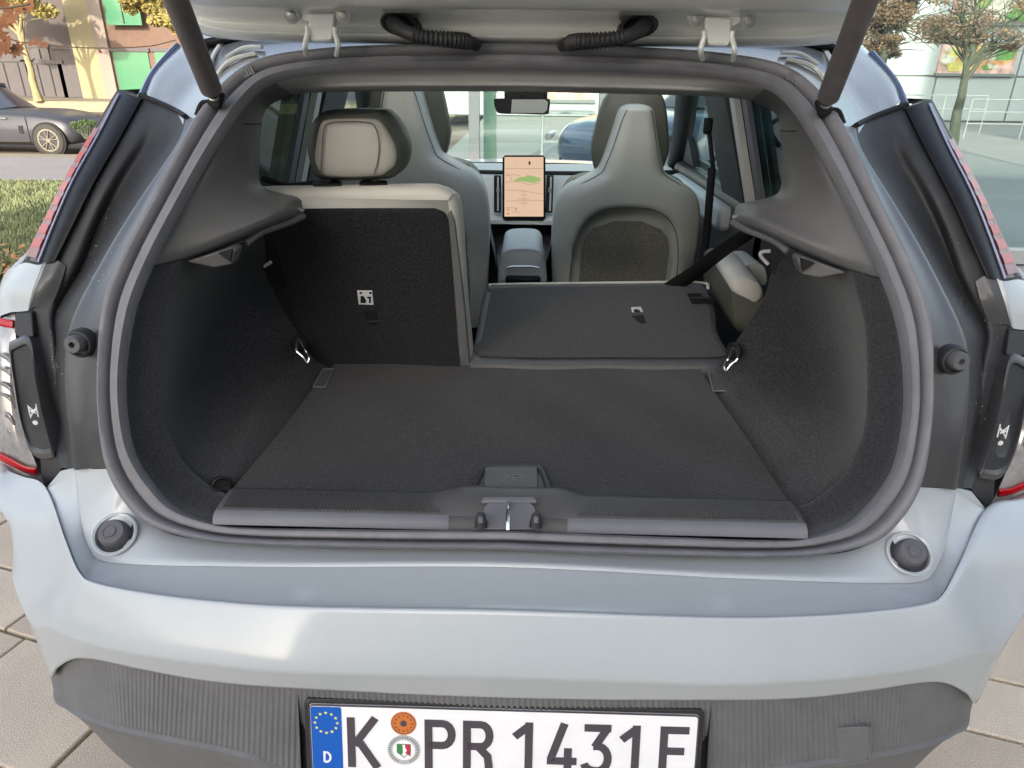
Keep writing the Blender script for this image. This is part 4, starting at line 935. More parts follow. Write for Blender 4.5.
    if s < 0:
        b = MB(); b.lathe(c_, (.5,-.7,.3), [(.016,-.004),(.016,.006),(.013,.008),(.010,.002),(0,.002)], 18); b.tube(crom([c_+V((-.015,-.01,0)), c_+V((0,-.02,.006)), c_+V((.013,-.012,-.003))], 4), .0035, 8); b.build('bag_hook', M['black'], car)
    # floor tab
both(pillar)
def floor_z(p, z=.79): p.z = z; return p
fc = [PZ(230,502,.79), PZ(338,364,.79)]
fa, fb = fc[0], fc[1]; xw0, xw1 = abs(fa.x)+.02, abs(fb.x)+.05
b = MB(); nx = 24; rows = []
for j in range(17):
    t = j/16; y = fa.y-.02+(1.455-fa.y)*t; wx = abs(fa.x)+.010+(abs(fb.x)-abs(fa.x))*(y-fa.y)/(fb.y-fa.y); rows.append([V((wx*(2*i/nx-1), y, .79+.0015*math.sin(i*.9+j*.7))) for i in range(nx+1)])
rows = [[r_[0]+V((-.0015,0,-.02)), r_[0]+V((-.001,0,-.002))]+r_+[r_[-1]+V((.001,0,-.002)), r_[-1]+V((.0015,0,-.02))] for r_ in rows]
b.grid(rows); b.build('cargo_floor', M['carpet_floor_shaded'], car)
b = MB(); b.box((0, 1.17, .755), (.96, .62, .02)); b.build('floor_tray', M['black'], car)
# front edge line of floor, hinge seam & tabs
for (a, c_, d_, e_) in (((313,387),(325,387),(334,369),(323,369)), ((708,371),(719,370),(730,391),(713,391))):
    pts = [PZ(*q, .7925) for q in (a, c_, d_, e_)]; b = MB(); b.tube(pts+[pts[0]], .0009, 5, cap=False); o = b.build('floor_tab', M['grey_print'], car)
    b = MB(); b.prism([p+V((0,0,-.001)) for p in pts], (0, 0, .0006)); b.build('tab_face', M['carpet_seat'], o)
# sill
def bump_(x): return sst(.125, .068, abs(x))
prs = [(.915,.780),(.907,.7925),(.893,.7965),(.868,.7972),(.844,.7955),(.843,.7945),(.838,.7935),(.831,.789),(.827,.780)]
rows = []
for i in range(141):
    x = -.425+.85*i/140; bb_ = bump_(x); r = []
    for k_, (y, z) in enumerate(prs):
        yy_ = y+(bb_*.005 if k_ <= 3 else 0); zz_ = z+(bb_*.010 if k_ <= 3 else 0)
        r.append(V((x, yy_, zz_)))
    rows.append(r)
b = MB(); b.grid([r[:6] for r in rows]); M['sill_dark'] = mat('sill_dark', (.075,.074,.077), .55, 0, .4, var=.08, vs=30, bump=.2, bs=900, dist=.0005)
sl = b.build('load_sill', M['sill_dark'], car, ang=50, thick=.004, off=-1)
b = MB(); b.grid([[p+V((0, 0, .0012)) for p in r[5:]] for r in rows if abs(r[0].x) > .085 and r[0].x < 0]); b.build('sill_edge', M['plastic_lip'], sl, ang=50)
b = MB(); b.grid([[p+V((0, 0, .0012)) for p in r[5:]] for r in rows if abs(r[0].x) > .085 and r[0].x > 0]); b.build('sill_edge', M['plastic_lip'], sl, ang=50)
b = MB(); b.grid([r[5:] for r in rows if abs(r[0].x) <= .088]); b.build('sill_edge', M['sill_dark'], sl, ang=50)
b = MB()
for k_ in range(178):
    x = -.415+.83*k_/177
    if abs(x) < .10: continue
    b.box((x, .869, .7979), (.0016, .044, .0013))
tag(b.build('grip_ribs', M['sill_dark'], sl), kind='stuff')
# lock striker pocket
pk = lambda px, py, z=.806: PZ(px, py, z)
zt = .8075
b = MB(); b.prism([pk(489,504,zt), pk(530,504,zt), pk(534,507,zt), pk(541,530,zt-.014), pk(477,530,zt-.014), pk(485,507,zt)], (0, 0, .002)); so_ = b.build('striker_plate', M['plastic_lip'], car, bevel=.0008)
b = MB(); b.prism([pk(484,499.5,zt+.003), pk(534,499.5,zt+.003), pk(537,504,zt+.001), pk(481,504,zt+.001)], (0, 0, .005)); b.build('striker_edge', M['plastic_lip'], so_, bevel=.0015)
b = MB(); b.tube(crom([pk(508.5,503,zt+.004), pk(508.5,510,zt+.010), pk(508,520,zt+.006), pk(508,530,zt-.004)], 3), .0032, 10); b.build('striker_bar', M['steel'], so_)
for px in (480, 535):
    c_ = pk(px+1, 524, zt-.004); b = MB(); b.lathe(c_, (0, .25, 1), [(.009,-.004),(.009,.004),(.0075,.006),(.0068,.013),(.0045,.016),(0,.016)], 16); b.build('rubber_buffer', M['rubber_black'], so_)
    b = MB(); b.box(c_+V((0, -.004, .0095)), (.006, .006, .010)); b.build('buffer_clip', M['plastic_lip'], so_, bevel=.001)
# floor handle
hp = lambda px, py, z=.793: PZ(px, py, z)
out = [hp(472,490), hp(475,484), hp(481,470), hp(487,467), hp(540,467), hp(544,471), hp(551,489), hp(549,495), hp(474,495)]
lo = crom(out, 1); cc = sum(lo, V((0,0,0)))/len(lo)
b = MB(); b.layers([[p+V((0,0,-.01)) for p in lo], [p+V((0,0,.004)) for p in lo], [p.lerp(cc,.05)+V((0,0,.006)) for p in lo], [p.lerp(cc,.10)+V((0,0,.005)) for p in lo], [p.lerp(cc,.14)+V((0,0,.000)) for p in lo]]); fh = b.build('floor_handle', M['plastic_dark'], car, ang=50)
b = MB(); b.prism([hp(484,489,.7945), hp(485,468.5,.7945), hp(537,468.5,.7945), hp(538,489,.7945)], (0, 0, .003)); hf = b.build('handle_flap', mat('handle_grey', (.052,.054,.062), .5, var=.05, vs=30), fh, bevel=.001)
b = MB()
for cx_ in (503, 517.5):
    c_ = hp(cx_, 477.5, .798); loop_ = [c_+V((.0075*math.cos(a)+.0, .0085*math.sin(a), 0)) for a in (.6+2*math.pi*k_/20 for k_ in range(17))]; b.tube(loop_, .0007, 4)
    b.tube([c_+V((-.006,0,0)), c_+V((.010,.001,0))], .0007, 4); b.tube([c_+V((.004,.006,0)), c_+V((.010,.001,0))], .0007, 4)
b.build('handle_mark', mat('mark_grey', (.14,.15,.17), .6), hf)

# ================================================================== rear seats
def FB(x, z): return 1.43-(z-.79)*.25
def bq(px, py, o_=0.): return PF(px, py, o_, FB)
vin = [(258,376),(256,300),(255,232),(254,192),(262,187),(300,186),(420,184),(440,186),(452,191),(458,200),(462,235),(467,310),(471,350),(473,374),(468,379),(300,379)]
L_ = crom([bq(*p) for p in vin], 3, True)
b = MB(); b.layers([inset([p+V((0,.10,-.014)) for p in L_], .004), [p+V((0,.03,-.003)) for p in L_], inset(L_, .006), inset([p+V((0,-.006,0)) for p in L_], .018)]); rs = b.build('rear_seat_backrest', M['vinyl'], car, ang=60)
edge = [(258,376),(256,240),(262,212),(300,208.5),(420,208),(437,209),(446,214),(449,226),(452,262),(457,330),(461,372),(457,379),(300,379)]
L_ = crom([bq(*p, -.008) for p in edge], 3, True)
strip = [(447,213),(451,210),(455,222),(460,262),(465,310),(471,376),(462,376),(456,320),(451,262)]
b = MB(); Lq = [bq(*p, -.009) for p in strip]; b.prism(Lq, (0, .02, 0)); b.build('edge_strip', mat('strip_grey', (.11,.11,.115), .6), rs, bevel=.003)
b = MB(); b.layers([[p+V((0,.012,0)) for p in L_], [p+V((0,-.002,0)) for p in L_], inset([p+V((0,-.006,0)) for p in L_], .006)]); bd = b.build('carpet_board', M['carpet_seat'], rs, ang=45)
# label with pictogram, release slot, side latch
def label_(pts, Yo, F_, parent):
    q = lambda px, py, o_: PF(px, py, o_, F_)
    b = MB(); b.prism([q(*p, Yo) for p in pts], (0, .0015, 0)); lb = b.build('seat_label', M['white_print'], parent, bevel=.0008); return lb
lb = label_([(357,290.5),(372,290.5),(373.5,305),(358.5,304.5)], -.0165, FB, bd)
b = MB()
for pts in ([(359.5,292),(362,292),(362,294),(359.5,294)], [(369,292),(371.5,292),(371.8,294),(369.3,294)], [(360.5,296),(363.5,296),(366,300),(366,303),(360.5,303)], [(366,297),(371,296.5),(371,303),(369,303),(369,299)]):
    b.prism([bq(*p, -.0172) for p in pts], (0, .0004, 0))
b.build('label_print', M['black'], lb)
b = MB(); b.prism([bq(*p, -.0155) for p in ((363,311),(376,311),(379,324),(367,324))], (0, .004, 0)); sl_ = b.build('release_slot', M['black'], bd)
b = MB(); b.tube([bq(366.5,322,-.0165), bq(378.5,321,-.0165)], .0014, 6); b.build('release_lever', M['plastic_dark'], sl_)
b = MB(); b.prism([bq(*p, -.0155) for p in ((262,246),(277,246),(287,285),(284,286),(268,286))], (0, .004, 0)); lt = b.build('seat_latch', M['black'], rs)
b = MB(); b.tube([bq(264,266,-.022), bq(271,262,-.022)], .0035, 8); b.build('latch_pin', M['white_print'], lt)
# headrest
def sup(cx, cy, rx, ry, n_, k_=40, top=1.0):
    out = []
    for i in range(k_):
        a = 2*math.pi*i/k_; c_, s_ = math.cos(a), math.sin(a)
        out.append((cx+rx*math.copysign(abs(c_)**(2/n_), c_)*(1 if s_ < 0 else top), cy+ry*math.copysign(abs(s_)**(2/n_), s_)))
    return out
def hr(px, py, Y): return P(px, py, Y)
hd_o = [(309,158),(308,143),(312,124),(322,113),(336,109.5),(378,109.5),(390,113),(401,127),(408,146),(406,163),(398,174),(384,179),(332,180),(316,176)]
hd_i = [(315,160),(317,140),(321,124),(329,119.5),(350,118.5),(372,119),(381,122.5),(390,136),(396,151),(395,164),(388,171),(376,176),(332,176.5),(321,172)]
lo = crom([hr(*p, 1.39) for p in hd_o], 4, True); li = crom([hr(*p, 1.345) for p in hd_i], 4, True)
b = MB(); b.layers([inset([p+V((0,.075,0)) for p in lo], .012), [p+V((0,.045,0)) for p in lo], lo, [p.lerp(q_, .55)+V((0,-.004,0)) for p, q_ in zip(lo, li)], [p+V((0,.006,0)) for p in li]]); hrest = b.build('rear_headrest', M['vinyl_dark'], car, ang=60)
cc = sum(li, V((0,0,0)))/len(li)
b = MB(); b.layers([[p+V((0,.01,0)) for p in li], li, [p.lerp(cc,.05)+V((0,-.005,0)) for p in li], [p.lerp(cc,.16)+V((0,-.010,0)) for p in li], [p.lerp(cc,.4)+V((0,-.014,0)) for p in li], [p.lerp(cc,.7)+V((0,-.0155,0)) for p in li]]); b.build('headrest_back', mat('vinyl_grey', (.40,.39,.36), .5, bump=.15, bs=500), hrest, ang=60)
sm = crom([hr(321,174,1.331), hr(322,150,1.329), hr(324,130,1.33), hr(330,123,1.331), hr(350,121.5,1.331), hr(368,122.5,1.331), hr(375,127,1.331), hr(379,142,1.329), hr(378,160,1.329), hr(374,174,1.331)], 4); b = MB(); b.tube(sm, .0011, 5); b.build('seam', mat('seam_line', (.11,.11,.10), .7), hrest)
for px in (328.5, 374.5):
    b = MB(); b.tube([hr(px,175,1.40), hr(px,185,1.40)], .0055, 10); b.build('headrest_post', M['steel_dull'], hrest)
    b = MB(); b.layers([crom([hr(x, y, Y) for x, y, Y in ((px-15,185,1.36),(px-11,181.5,1.42),(px+9,181.5,1.42),(px+13,184,1.36),(px+10,186,1.35),(px-12,186.5,1.35))], 2, True)]); b.build('post_guide', M['black'], rs, thick=.006)
b = MB(); b.tube([hr(343,178.5,1.39), hr(361,178.5,1.39)], .004, 8); b.build('guide_bar', M['vinyl'], rs)
b = MB(); b.tube(crom([hr(262,178,1.42), hr(276,183,1.42), hr(290,186,1.41), hr(316,183,1.41)], 4), .006, 8); b.build('belt_guide', M['black'], car)
# --- folded backrest on the right
def ff(px, py, dz=0.):      # plane rising forward
    z = .805
    for _ in range(12): p = PZ(px, py, z+dz); z = .800+(p.y-1.43)*.075
    return p
fo = [(471,364),(474,345),(479,318),(484,293),(488,287),(500,285.5),(600,283.5),(690,283),(701,284),(707,289),(711,298),(714,306),(716,316),(716,326),(720,337),(727,349),(728,353),(723,365),(700,365.5),(600,365)]
L_ = crom([ff(*p) for p in fo], 2, True); cc = sum(L_, V((0,0,0)))/len(L_)
def ins2(L_, d_, dz):
    out = []
    for p in L_: v_ = (cc-p); v_.z = 0; out.append(p+v_.normalized()*d_+V((0,0,dz)))
    return out
b = MB(); b.layers([[p+V((0,0,-.13)) for p in L_], [p+V((0,0,-.004)) for p in L_], ins2(L_, .004, 0), ins2(L_, .012, .001)]); fs_ = b.build('folded_backrest', mat('strip_grey2', (.082,.084,.09), .6, var=.1, vs=60, bump=.2, bs=600), car, ang=50)
fi = [(480,357),(482,340),(487,314),(491,293),(496,289),(600,287),(684,287),(695,290),(701,300),(708,306),(711,318),(711,330),(716,341),(722,352),(719,358),(600,358.5)]
L2_ = crom([ff(*p, .002) for p in fi], 2, True)
b = MB(); b.layers([L2_, [p+V((0,0,.003)) for p in L2_]]); fbd = b.build('carpet_board', mat('carpet_flat', (.026,.0275,.031), .95, 0, .1, var=.5, vs=280, bump=.6, bs=600, dist=.002, sheen=.2), fs_, ang=40)
b = MB(); b.tube(crom([ff(489,286,.003), ff(500,284.5,.003), ff(600,283,.003), ff(698,282.5,.003), ff(708,288,.003)], 4), .004, 6); b.build('vinyl_edge', M['vinyl'], fs_)
b = MB(); b.prism([ff(*p, .006) for p in ((631,307.5),(641,307),(643,312),(632,312.5))], (0,0,.001)); o = b.build('seat_label', M['white_print'], fbd)
b = MB(); b.prism([ff(*p, .0085) for p in ((633.5,310),(636,309),(640,310.5),(640,312),(634,312))], (0,0,.0004)); b.build('label_print', M['black'], o)
b = MB(); b.prism([ff(*p, .0055) for p in ((632,316),(643,315),(646,323),(641,323.5),(636,320))], (0,0,.001)); b.build('release_slot', M['black'], fbd)
b = MB(); b.prism([ff(*p, .007) for p in ((687,294),(701,294),(704,299),(713,299),(713,303),(692,304))], (0,0,.002)); o = b.build('seat_latch', M['black'], fs_)
b = MB(); b.tube([ff(690,298,.012), ff(712,298,.012)], .003, 6); b.build('latch_bar', M['plastic_dark'], o)
# light bench bolster and door hook on the right
c_ = P(743,285,1.78)
b = MB(); lo = crom([P(*p, 1.72) for p in ((731,283),(736,277),(746,276),(760,283),(765,296),(764,330),(736,330),(729,300))], 4, True); cc2 = sum(lo, V((0,0,0)))/len(lo)
b.layers([[p+V((0,.3,0)) for p in lo], lo, [p.lerp(cc2,.12)+V((0,-.012,0)) for p in lo]]); bo = b.build('rear_bench_bolster', M['vinyl_dark'], car, ang=60)
lo = crom([P(*p, 1.705) for p in ((730,284),(735,277.5),(746,276.5),(759,283),(763,295),(756,303),(744,298),(733,292))], 4, True); cc2 = sum(lo, V((0,0,0)))/len(lo)
b = MB(); b.layers([[p+V((0,.2,.02)) for p in lo], lo, [p.lerp(cc2,.2)+V((0,-.01,0)) for p in lo]]); b.build('bolster_top', M['vinyl'], bo, ang=60)
b = MB(); lo = crom([P(*p, 1.85) for p in ((744,268),(752,264),(764,267),(765,285),(745,281))], 4, True); b.layers([[p+V((0,.15,0)) for p in lo], lo]); b.build('bolster_side', M['vinyl_green'], bo)
b = MB(); b.tube(crom([P(772,251,1.34), P(762,252,1.34), P(761,256,1.34), P(768,264,1.34)], 5), .0036, 8); b.build('belt_hook', M['white_print'], car)
# ================================================================== front cabin
prof = [(0,1.292),(.028,1.290),(.048,1.280),(.057,1.262),(.064,1.235),(.078,1.18),(.094,1.125),(.112,1.085),(.150,1.060),(.200,1.035),(.228,1.005),(.243,.965),(.251,.91),(.253,.85),(.250,.78),(.246,.70),(.242,.62),(.240,.52)]
def wz(z):
    for (x0_, z0_), (x1_, z1_) in zip(prof, prof[1:]):
        if z <= z0_ and z >= z1_: return x0_+(x1_-x0_)*(z0_-z)/(z0_-z1_)
    return 0
def front_seat(cx, Y, dz, left):
    pr = crom([V((x, 0, z)) for x, z in prof], 4)
    base_ = lambda z: Y-.10*(z-.6)
    def dep(x, z, w_):
        u = abs(x)/max(w_, 1e-3); d_ = .055*(1-u**4.5)*min(1, w_/.05)
        arch = (abs(x)/.185)**3+(abs(z-.70)/.275)**3 if z > .70 else (abs(x)/.185)**3
        d_ -= .035*sst(1.08, .80, arch)
        return d_
    b = MB(); rows = []
    for p in pr:
        w_ = max(p.x, .0005); z = p.z
        r = [V((cx-w_, base_(z)+.09, z+dz)), V((cx-w_, base_(z)+.03, z+dz))]
        for i in range(33): u = -1+2*i/32; u = math.copysign(abs(u)**.8, u); r.append(V((cx+u*w_*.995, base_(z)-dep(u*w_, z, w_)+.0, z+dz)))
        r += [V((cx+w_, base_(z)+.03, z+dz)), V((cx+w_, base_(z)+.09, z+dz))]; rows.append(r)
    b.grid(rows); st = b.build('front_seat_shell', M['vinyl_green'], car, ang=60)
    # textile pocket panel
    b = MB(); rows = []
    for j in range(17):
        z = .50+(.925-.50)*j/16; 
        wr = .152*(1-max(0, (z-.80)/.127)**2.6)**(1/2.6) if z < .927 else 0
        rows.append([V((cx+wr*u, base_(z)-dep(wr*u, z, wz(z))-.004, z+dz)) for u in (-1, -.97, -.7, -.35, 0, .35, .7, .97, 1)])
    b.grid(rows); tx = b.build('textile_panel', M['textile'], st, ang=70)
    sl_m = mat('stitch', (.07,.085,.075), .8) if 'stitch' not in M else M['stitch']; M['stitch'] = sl_m
    pts = []
    for i in range(41):
        a = math.pi*i/40; x = .185*math.copysign(abs(math.cos(a))**(2/3), math.cos(a)); z = .70+.275*math.sin(a)**(2/3) if a > 0 else .7; pts.append(V((cx+x, base_(z)-dep(x, z, wz(z))-.0015, z+dz)))
    pts = [V((cx+.185, base_(.52)-dep(.185,.52,wz(.52))-.0015, .52+dz))]+pts+[V((cx-.185, base_(.52)-dep(.185,.52,wz(.52))-.0015, .52+dz))]
    b = MB(); b.tube(pts, .0016, 5); b.build('seam', sl_m, st)
    for sg in (-1, 1):
        pts = [V((cx+sg*(max(wz(z)-.012-.012*sst(1.1, .95, z), 0)), base_(z)-dep(wz(z)-.014, z, wz(z))-.001, z+dz)) for z in (1.277,1.25,1.2,1.15,1.11,1.085,1.065,1.045,1.02,.99,.95,.9,.85,.78,.7,.6)]
        b = MB(); b.tube(crom(pts, 2), .0013, 5); b.build('seam', sl_m, st)
    # vinyl lip at the foot of the pocket
    b = MB(); b.tube(crom([V((cx+x, base_(z)-.05, z+dz)) for x, z in ((-.16,.70),(-.12,.682),(0,.675),(.12,.682),(.16,.70))], 4), .012, 8); b.build('pocket_lip', M['vinyl_green'], st)
    # dark front cushion and head bolster seen behind the shell
    ho = [(x_*.90, z_) for x_, z_ in [(-.062,1.335),(.0,1.340),(.062,1.335),(.098,1.315),(.118,1.27),(.132,1.21),(.142,1.15),(.132,1.10),(.105,1.06),(0,1.03),(-.105,1.06),(-.132,1.10),(-.142,1.15),(-.132,1.21),(-.118,1.27),(-.098,1.315)]]
    L_ = crom([V((cx+x, base_(z)+.07, z+dz)) for x, z in ho], 4, True)
    b = MB(); b.layers([inset([p+V((0,.10,0)) for p in L_], .02), [p+V((0,.07,0)) for p in L_], L_, inset([p+V((0,-.015,0)) for p in L_], .012)]); b.build('head_bolster', M['vinyl_dark'], st, ang=60)
    bo_ = [(-.14,1.06),(.14,1.06),(.22,1.0),(.245,.85),(.245,.55),(-.245,.55),(-.245,.85),(-.22,1.0)]
    L_ = crom([V((cx+x, base_(z)+.085, z+dz)) for x, z in bo_], 3, True); b = MB(); b.layers([L_, [p+V((0,.09,0)) for p in L_], inset([p+V((0,.11,0)) for p in L_], .02)]); b.build('back_cushion', M['vinyl_dark'], st, ang=60)
    b = MB(); b.box((cx, Y+.33, .50+dz), (.50, .50, .16)); b.build('seat_cushion', M['vinyl_dark'], st, bevel=.04, seg=3)
cR = P(628.5, 200, 2.42).x
cL = P(410, 200, 2.27).x
front_seat(cR, 2.45, 0, False); front_seat(cL, 2.28, .062, True)
# console armrest
b = MB(); lo = crom([P(*p, 2.30) for p in ((501,264),(501,254),(505,249),(515,247),(531,247),(539,249),(543.5,255),(544,264),(544,285),(501,285))], 4, True); cc2 = sum(lo, V((0,0,0)))/len(lo)
b.layers([[p+V((0,.35,-.01)) for p in lo], lo, [p.lerp(cc2,.10)+V((0,-.012,0)) for p in lo]]); ar = b.build('centre_armrest', M['dash_light'], car, ang=60)
b = MB(); b.box(P(523,283,2.275), (.118,.03,.05)); b.build('armrest_face', M['gloss_black'], ar, bevel=.01)
b = MB(); b.tube([P(506,268,2.25), P(512,266.5,2.245), P(532,266.5,2.245), P(539,268,2.25)], .0035, 6); b.build('trim_strip', M['chrome'], ar)
b = MB(); b.box((.0, 2.75, .45), (.24, 1.0, .42)); b.build('centre_console', M['dash_dark'], car, bevel=.03)
# dashboard
YD = 3.30
zt_ = P(523,166,3.62).z; zl = P(523,221,YD).z; zm = P(523,174,YD+.1).z
secD = [(3.90,zt_-.02),(3.62,zt_),(3.46,zt_-.006),(3.42,zm+.01),(3.44,zm-.004),(YD+.06,zm-.012),(YD,zl+.03),(YD-.04,zl+.008),(YD-.04,zl-.008),(YD,zl-.02),(YD+.1,zl-.03)]
b = MB(); rows = [[V((x, y+.10*(abs(x)/.7)**2, z-.01*(abs(x)/.7)**2)) for y, z in secD] for x in [-.74+1.48*i/20 for i in range(21)]]; b.grid(rows); dsh = b.build('dashboard', M['dash_light'], car, ang=50)
b = MB(); rows = [[V((x, y+.10*(abs(x)/.7)**2, z)) for y, z in ((3.425,zm+.012),(3.415,zm+.002),(3.43,zm-.008))] for x in [-.74+1.48*i/20 for i in range(21)]]; b.grid(rows); b.build('dash_groove', M['black'], dsh)
b = MB(); b.box((0, 3.52, (zl-.03+.35)/2), (1.45,.2,zl-.05-.35)); b.build('lower_dash', M['dash_dark'], dsh, bevel=.02)
b = MB(); b.box((0, 3.9, .5), (1.5, .05, .85)); b.build('firewall', M['black'], car)
# screen with map
def sq(px, py, o_=0.): return P(px, py, YD-.045-o_)
b = MB(); pts = [sq(*p) for p in ((502.5,158),(505,155.5),(543,155.5),(545.5,158),(545.5,218),(543,220.5),(505,220.5),(502.5,218))]; b.prism(pts, (0,.02,0)); scn = b.build('touch_screen', M['gloss_black'], dsh, bevel=.002)
b = MB(); b.prism([sq(504.5,157,.002), sq(543.5,157,.002), sq(543.5,216.5,.002), sq(504.5,216.5,.002)], (0,.001,0)); fc_ = b.build('screen_face', M['screen_face'], scn)
b = MB(); b.prism([sq(*p, .0035) for p in ((513,181),(520,177),(526,176.5),(527,175),(533,176),(540,178),(541,181),(532,183),(526,182),(519,181))], (0,.0005,0)); b.build('map_park', M['screen_park'], fc_)
b = MB()
for l_ in ([(505,183),(512,181),(520,182),(528,184.5),(540,183)], [(505,176),(512,174.5),(520,175.5)], [(505,190),(520,190.5),(530,192),(543,194)], [(505,168.5),(543,168.5)], [(505,201),(543,200.5)], [(521,195),(527,195)], [(518,199),(530,199)], [(520,203),(528,203)], [(524,190),(524,206)], [(512,212),(520,212)], [(505,207.5),(516,208)], [(516,162),(518,162)], [(507,172),(512,180)]):
    b.tube([sq(*p, .0042) for p in l_], .0013, 4)
b.build('map_lines', M['screen_line'], fc_)
b = MB(); b.box(sq(529.5,163,.0045), (.008,.001,.014)); b.build('car_icon', M['black'], fc_)
for p in ((508,209.5), (516,209), (508,213.5)):
    b = MB(); b.box(sq(*p, .0045), (.009,.001,.006)); b.build('menu_icon', M['screen_red'], fc_)
for px in (497.5, 549.5):
    b = MB(); b.box(sq(px,194,-.01), (.032,.02,.165)); vn = b.build('air_vent', M['black'], dsh, bevel=.003); b = MB(); b.box(sq(px+(1 if px > 520 else .5),194,.004), (.008,.006,.15)); b.build('vent_blade', M['dash_light'], vn); b = MB(); b.box(sq(px+.5,190,.008), (.014,.008,.02)); b.build('vent_knob', M['steel_dull'], vn)
# rear view mirror
Ym = 2.95
b = MB(); lo = crom([P(*p, Ym) for p in ((494,101),(497,98.5),(520,98),(546,98.5),(550,101),(549,111),(546,114.5),(520,114),(500,113.5),(495.5,109))], 4, True); b.layers([inset([p+V((0,.045,0)) for p in lo], .01), lo]); mr = b.build('rear_view_mirror', M['black'], car, ang=50)
b = MB(); b.prism([P(*p, Ym-.002) for p in ((512,99.5),(545,99.5),(548,102),(547,110),(544,113),(511,113))], (0,.001,0)); b.build('mirror_glass', mat('mirror_glass', (.85,.85,.80), .04, 1.), mr)
b = MB(); b.prism([P(*p, Ym-.004) for p in ((521,100),(545,99.8),(546,106),(540,108),(526,106))], (0,.001,0)); b.build('mirror_reflection', M['vinyl_dark'], mr) if False else None
b = MB(); b.box(P(526,92,Ym+.1), (.17,.16,.07)); b.build('mirror_foot', M['black'], mr, bevel=.015)
b = MB(); b.tube([P(522,98,Ym+.02), P(524,90,Ym+.1)], .014, 8); b.build('mirror_stalk', M['black'], mr)
# side structure
def cabin_side(s):
    def X_(z): return s*(.80-(z-1.0)*.33)      # glass plane
    def slab_(name, pts, m_, th=.012, inn=0., par=car, bev=0):     # pts in (Y, z) lying along the side glass plane
        b = MB(); b.prism([V((X_(z)-s*inn, y, z)) for y, z in pts], (s*th, 0, 0)); return b.build(name, m_, par, bevel=bev)
    slab_('rear_side_window', [(1.86,1.0),(2.52,1.0),(2.47,1.405),(1.90,1.395),(1.80,1.33)], M['side_glass'], .004)
    slab_('front_side_window', [(2.70,.985),(3.62,.985),(3.42,1.12),(3.02,1.38),(2.66,1.405)], M['front_glass'], .004)
    slab_('quarter_pillar', [(1.35,.95),(1.90,.95),(1.84,1.33),(1.92,1.40),(1.80,1.41),(1.72,1.34)], M['black'], .02, .0)
    bp = slab_('door_pillar', [(2.46,.40),(2.80,.40),(2.76,1.45),(2.45,1.45)], M['pillar_dark'], .05, .05, bev=.008)
    slab_('pillar_cover', [(2.40,.90),(2.465,.90),(2.40,1.42),(2.35,1.42)], M['vinyl'], .02, .048, bp)
    slab_('window_channel', [(2.30,.95),(2.36,.95),(2.31,1.42),(2.26,1.42)], M['plastic_lip'], .015, .035, bp)
    slab_('window_frame', [(1.86,.93),(2.6,.93),(2.6,.99),(1.86,.99)], M['black'], .03, .02)
    slab_('window_frame', [(1.80,1.39),(3.0,1.39),(3.0,1.44),(1.80,1.44)], M['black'], .03, .02)
    b = MB(); b.tube(crom([V((X_(.96)-s*.02, 3.86, .96)), V((X_(1.12)-s*.02, 3.52, 1.14)), V((X_(1.28)-s*.03, 3.20, 1.30)), V((X_(1.42)-s*.04, 2.90, 1.43))], 4), [.05]*13, 10); b.build('windscreen_pillar', M['pillar_dark'], car, ang=60)
    slab_('mirror_sail', [(3.42,.985),(3.66,.985),(3.40,1.12)], M['plastic_dark'], .03, .02)
    # door cards
    b = MB(); b.box((s*.79, 2.95, .70), (.08, 1.55, .56)); dc = b.build('door_card', M['plastic_dark'], car, bevel=.03)
    b = MB(); b.box((s*.735, 3.05, .90), (.06, .95, .09)); b.build('door_armrest', M['dash_light'], dc, bevel=.02)
    b = MB(); b.box((s*.79, 1.85, .70), (.08, .9, .56)); b.build('rear_door_card', M['plastic_dark'], car, bevel=.03)
    # wheel house box closing the boot side
    b = MB(); b.box((s*.69, 1.42, .70), (.10, .44, .58)); b.build('wheel_house', M['black'], car)
    # belts
    b = MB()
both(cabin_side)
def belt(pts, w_, name='seat_belt', axis=V((0, 0, 1))):
    b = MB(); A = []
    for i, p in enumerate(pts):
        d_ = (pts[min(i+1, len(pts)-1)]-pts[max(i-1, 0)]).normalized(); n_ = d_.cross(V((0, 1, .1))).normalized(); A.append([p-n_*w_/2, p+n_*w_/2])
    b.grid(A); return b.build(name, M['belt'], car, thick=.002)
belt(crom([P(664,292,1.95), P(692,274,1.85), P(722,251,1.68), P(756,228,1.48), P(775,216,1.38)], 4), .046)
belt(crom([P(712,168,2.50), P(709,205,2.48), P(706,240,2.45), P(699,285,2.40)], 4), .027)
belt(crom([P(706,118,2.62), P(710,140,2.58), P(713,168,2.52)], 4), .016)
o = MB(); o.box(P(708,126,2.60), (.032,.02,.055)); o.build('belt_anchor', M['black'], car, bevel=.012)
# windscreen, roof, headliner, body sides, bonnet, wheels
b = MB(); b.sheet([[V((x*(.76 if k_ == 0 else .62 if k_ == 2 else .70), y-.08*x*x, z+.0)) for x in (-1, -.5, 0, .5, 1)] for k_, (y, z) in enumerate(((3.98,.985),(3.45,1.25),(2.95,1.455)))], 3, 3); b.build('windscreen', M['windscreen'], car)
b = MB(); b.sheet([[V((x*.54, y, z-.05*x*x)) for x in (-1, -.6, 0, .6, 1)] for y, z in ((1.40,1.475),(1.7,1.50),(2.3,1.51),(2.95,1.475))], 3, 3); rf = b.build('glass_roof', M['roof_glass'], car)
b = MB(); b.sheet([[V((x*.60, y, z+.004-.06*x*x)) for x in (-1, -.6, 0, .6, 1)] for y, z in ((1.40,1.475),(1.55,1.488),(1.7,1.50))], 3, 3); b.build('roof_rear', M['gloss_black'], car, thick=.012)
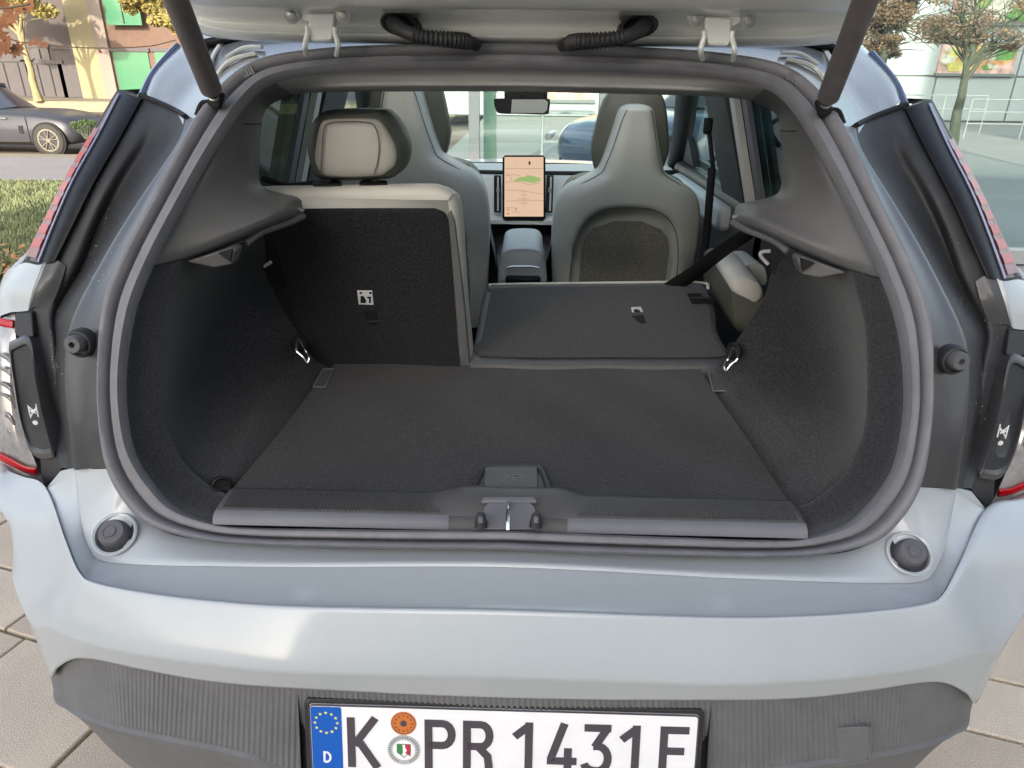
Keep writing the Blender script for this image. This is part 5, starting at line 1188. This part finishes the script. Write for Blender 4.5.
for s in S2:
    b = MB(); b.sheet([[V((s*x, y, z+.006-.1*x*x)) for x in (.52, .58, .64)] for y, z in ((1.7,1.475),(2.3,1.475),(2.95,1.44))], 3, 4); b.build('roof_side', M['roof_blue'], car, thick=.012)
b = MB(); b.sheet([[V((x*.56, y, z-.045*x*x)) for x in (-1, -.6, 0, .6, 1)] for y, z in ((1.43,1.405),(1.55,1.42),(1.7,1.44))], 3, 3); b.build('headliner', mat('headliner', (.33,.33,.31), .9), car, thick=.012)
def side_body(s):
    sec_ = [(.24,.84),(.36,.89),(.60,.915),(.78,.918),(.90,.912),(.98,.885),(1.0,.845)]
    rows = []
    for y in (1.80,2.2,2.8,3.3,3.75,4.2,4.6,4.8):
        k_ = 1-.10*sst(4.2, 4.85, y)-.0; zc_ = -.10*sst(3.6, 4.8, y)
        rows.append([V((s*x*k_, y, z+zc_*(z > .5))) for z, x in sec_])
    b = MB(); b.sheet(rows, 3, 3); b.build('side_panel', M['paint'], car, thick=.004)
    rows = [[V((s*x, y, z)) for z, x in sec_[2:]] for y in (1.12, 1.3, 1.5, 1.8)]
    b = MB(); b.sheet([[V((s*.905,1.16,.76)), V((s*.912,1.16,.86)), V((s*.915,1.20,.99))], [V((s*.918,1.3,.76)), V((s*.918,1.3,.88)), V((s*.915,1.32,.995))], [V((s*.915,1.82,.66)), V((s*.918,1.82,.84)), V((s*.912,1.82,.985))]], 4, 4); b.build('rear_quarter_skin', M['paint'], car)
    for y in (1.50, 4.10):
        b = MB(); b.lathe((s*.80, y, .345), (s, 0, 0), [(.24,.10),(.32,.10),(.345,.08),(.35,0),(.33,-.1)], 36); wh = b.build('wheel', M['tyre'], car)
        b = MB(); b.cyl((s*.86, y, .345), (s, 0, 0), .24, .02, 30)
        for k_ in range(5):
            a = 2*math.pi*k_/5; b.tube([V((s*.885, y, .345)), V((s*.885, y+.22*math.cos(a), .345+.22*math.sin(a)))], .022, 6)
        b.build('rim', M['rim_dark'], wh)
        b = MB(); b.cyl((s*.72, y, .36), (s, 0, 0), .40, .14, 30); b.build('wheel_arch', M['black'], car)
both(side_body)
b = MB(); b.sheet([[V((x*w_, y, z-.05*abs(x)**3)) for x in (-1, -.6, 0, .6, 1)] for y, z, w_ in ((3.96,.935,.86),(4.3,.915,.86),(4.62,.86,.83),(4.82,.78,.74),(4.90,.60,.68),(4.88,.30,.66))], 4, 4); b.build('bonnet', M['paint'], car)
b = MB(); b.box((0, 2.9, .28), (1.66, 3.7, .10)); b.build('underbody', M['black'], car)
b = MB(); b.box((0, 1.14, .52), (.96, .56, .42)); b.build('boot_tub', M['black'], car)
b = MB(); b.box((0, .82, .58), (1.0, .08, .20)); b.build('rear_crossmember', M['black'], car)
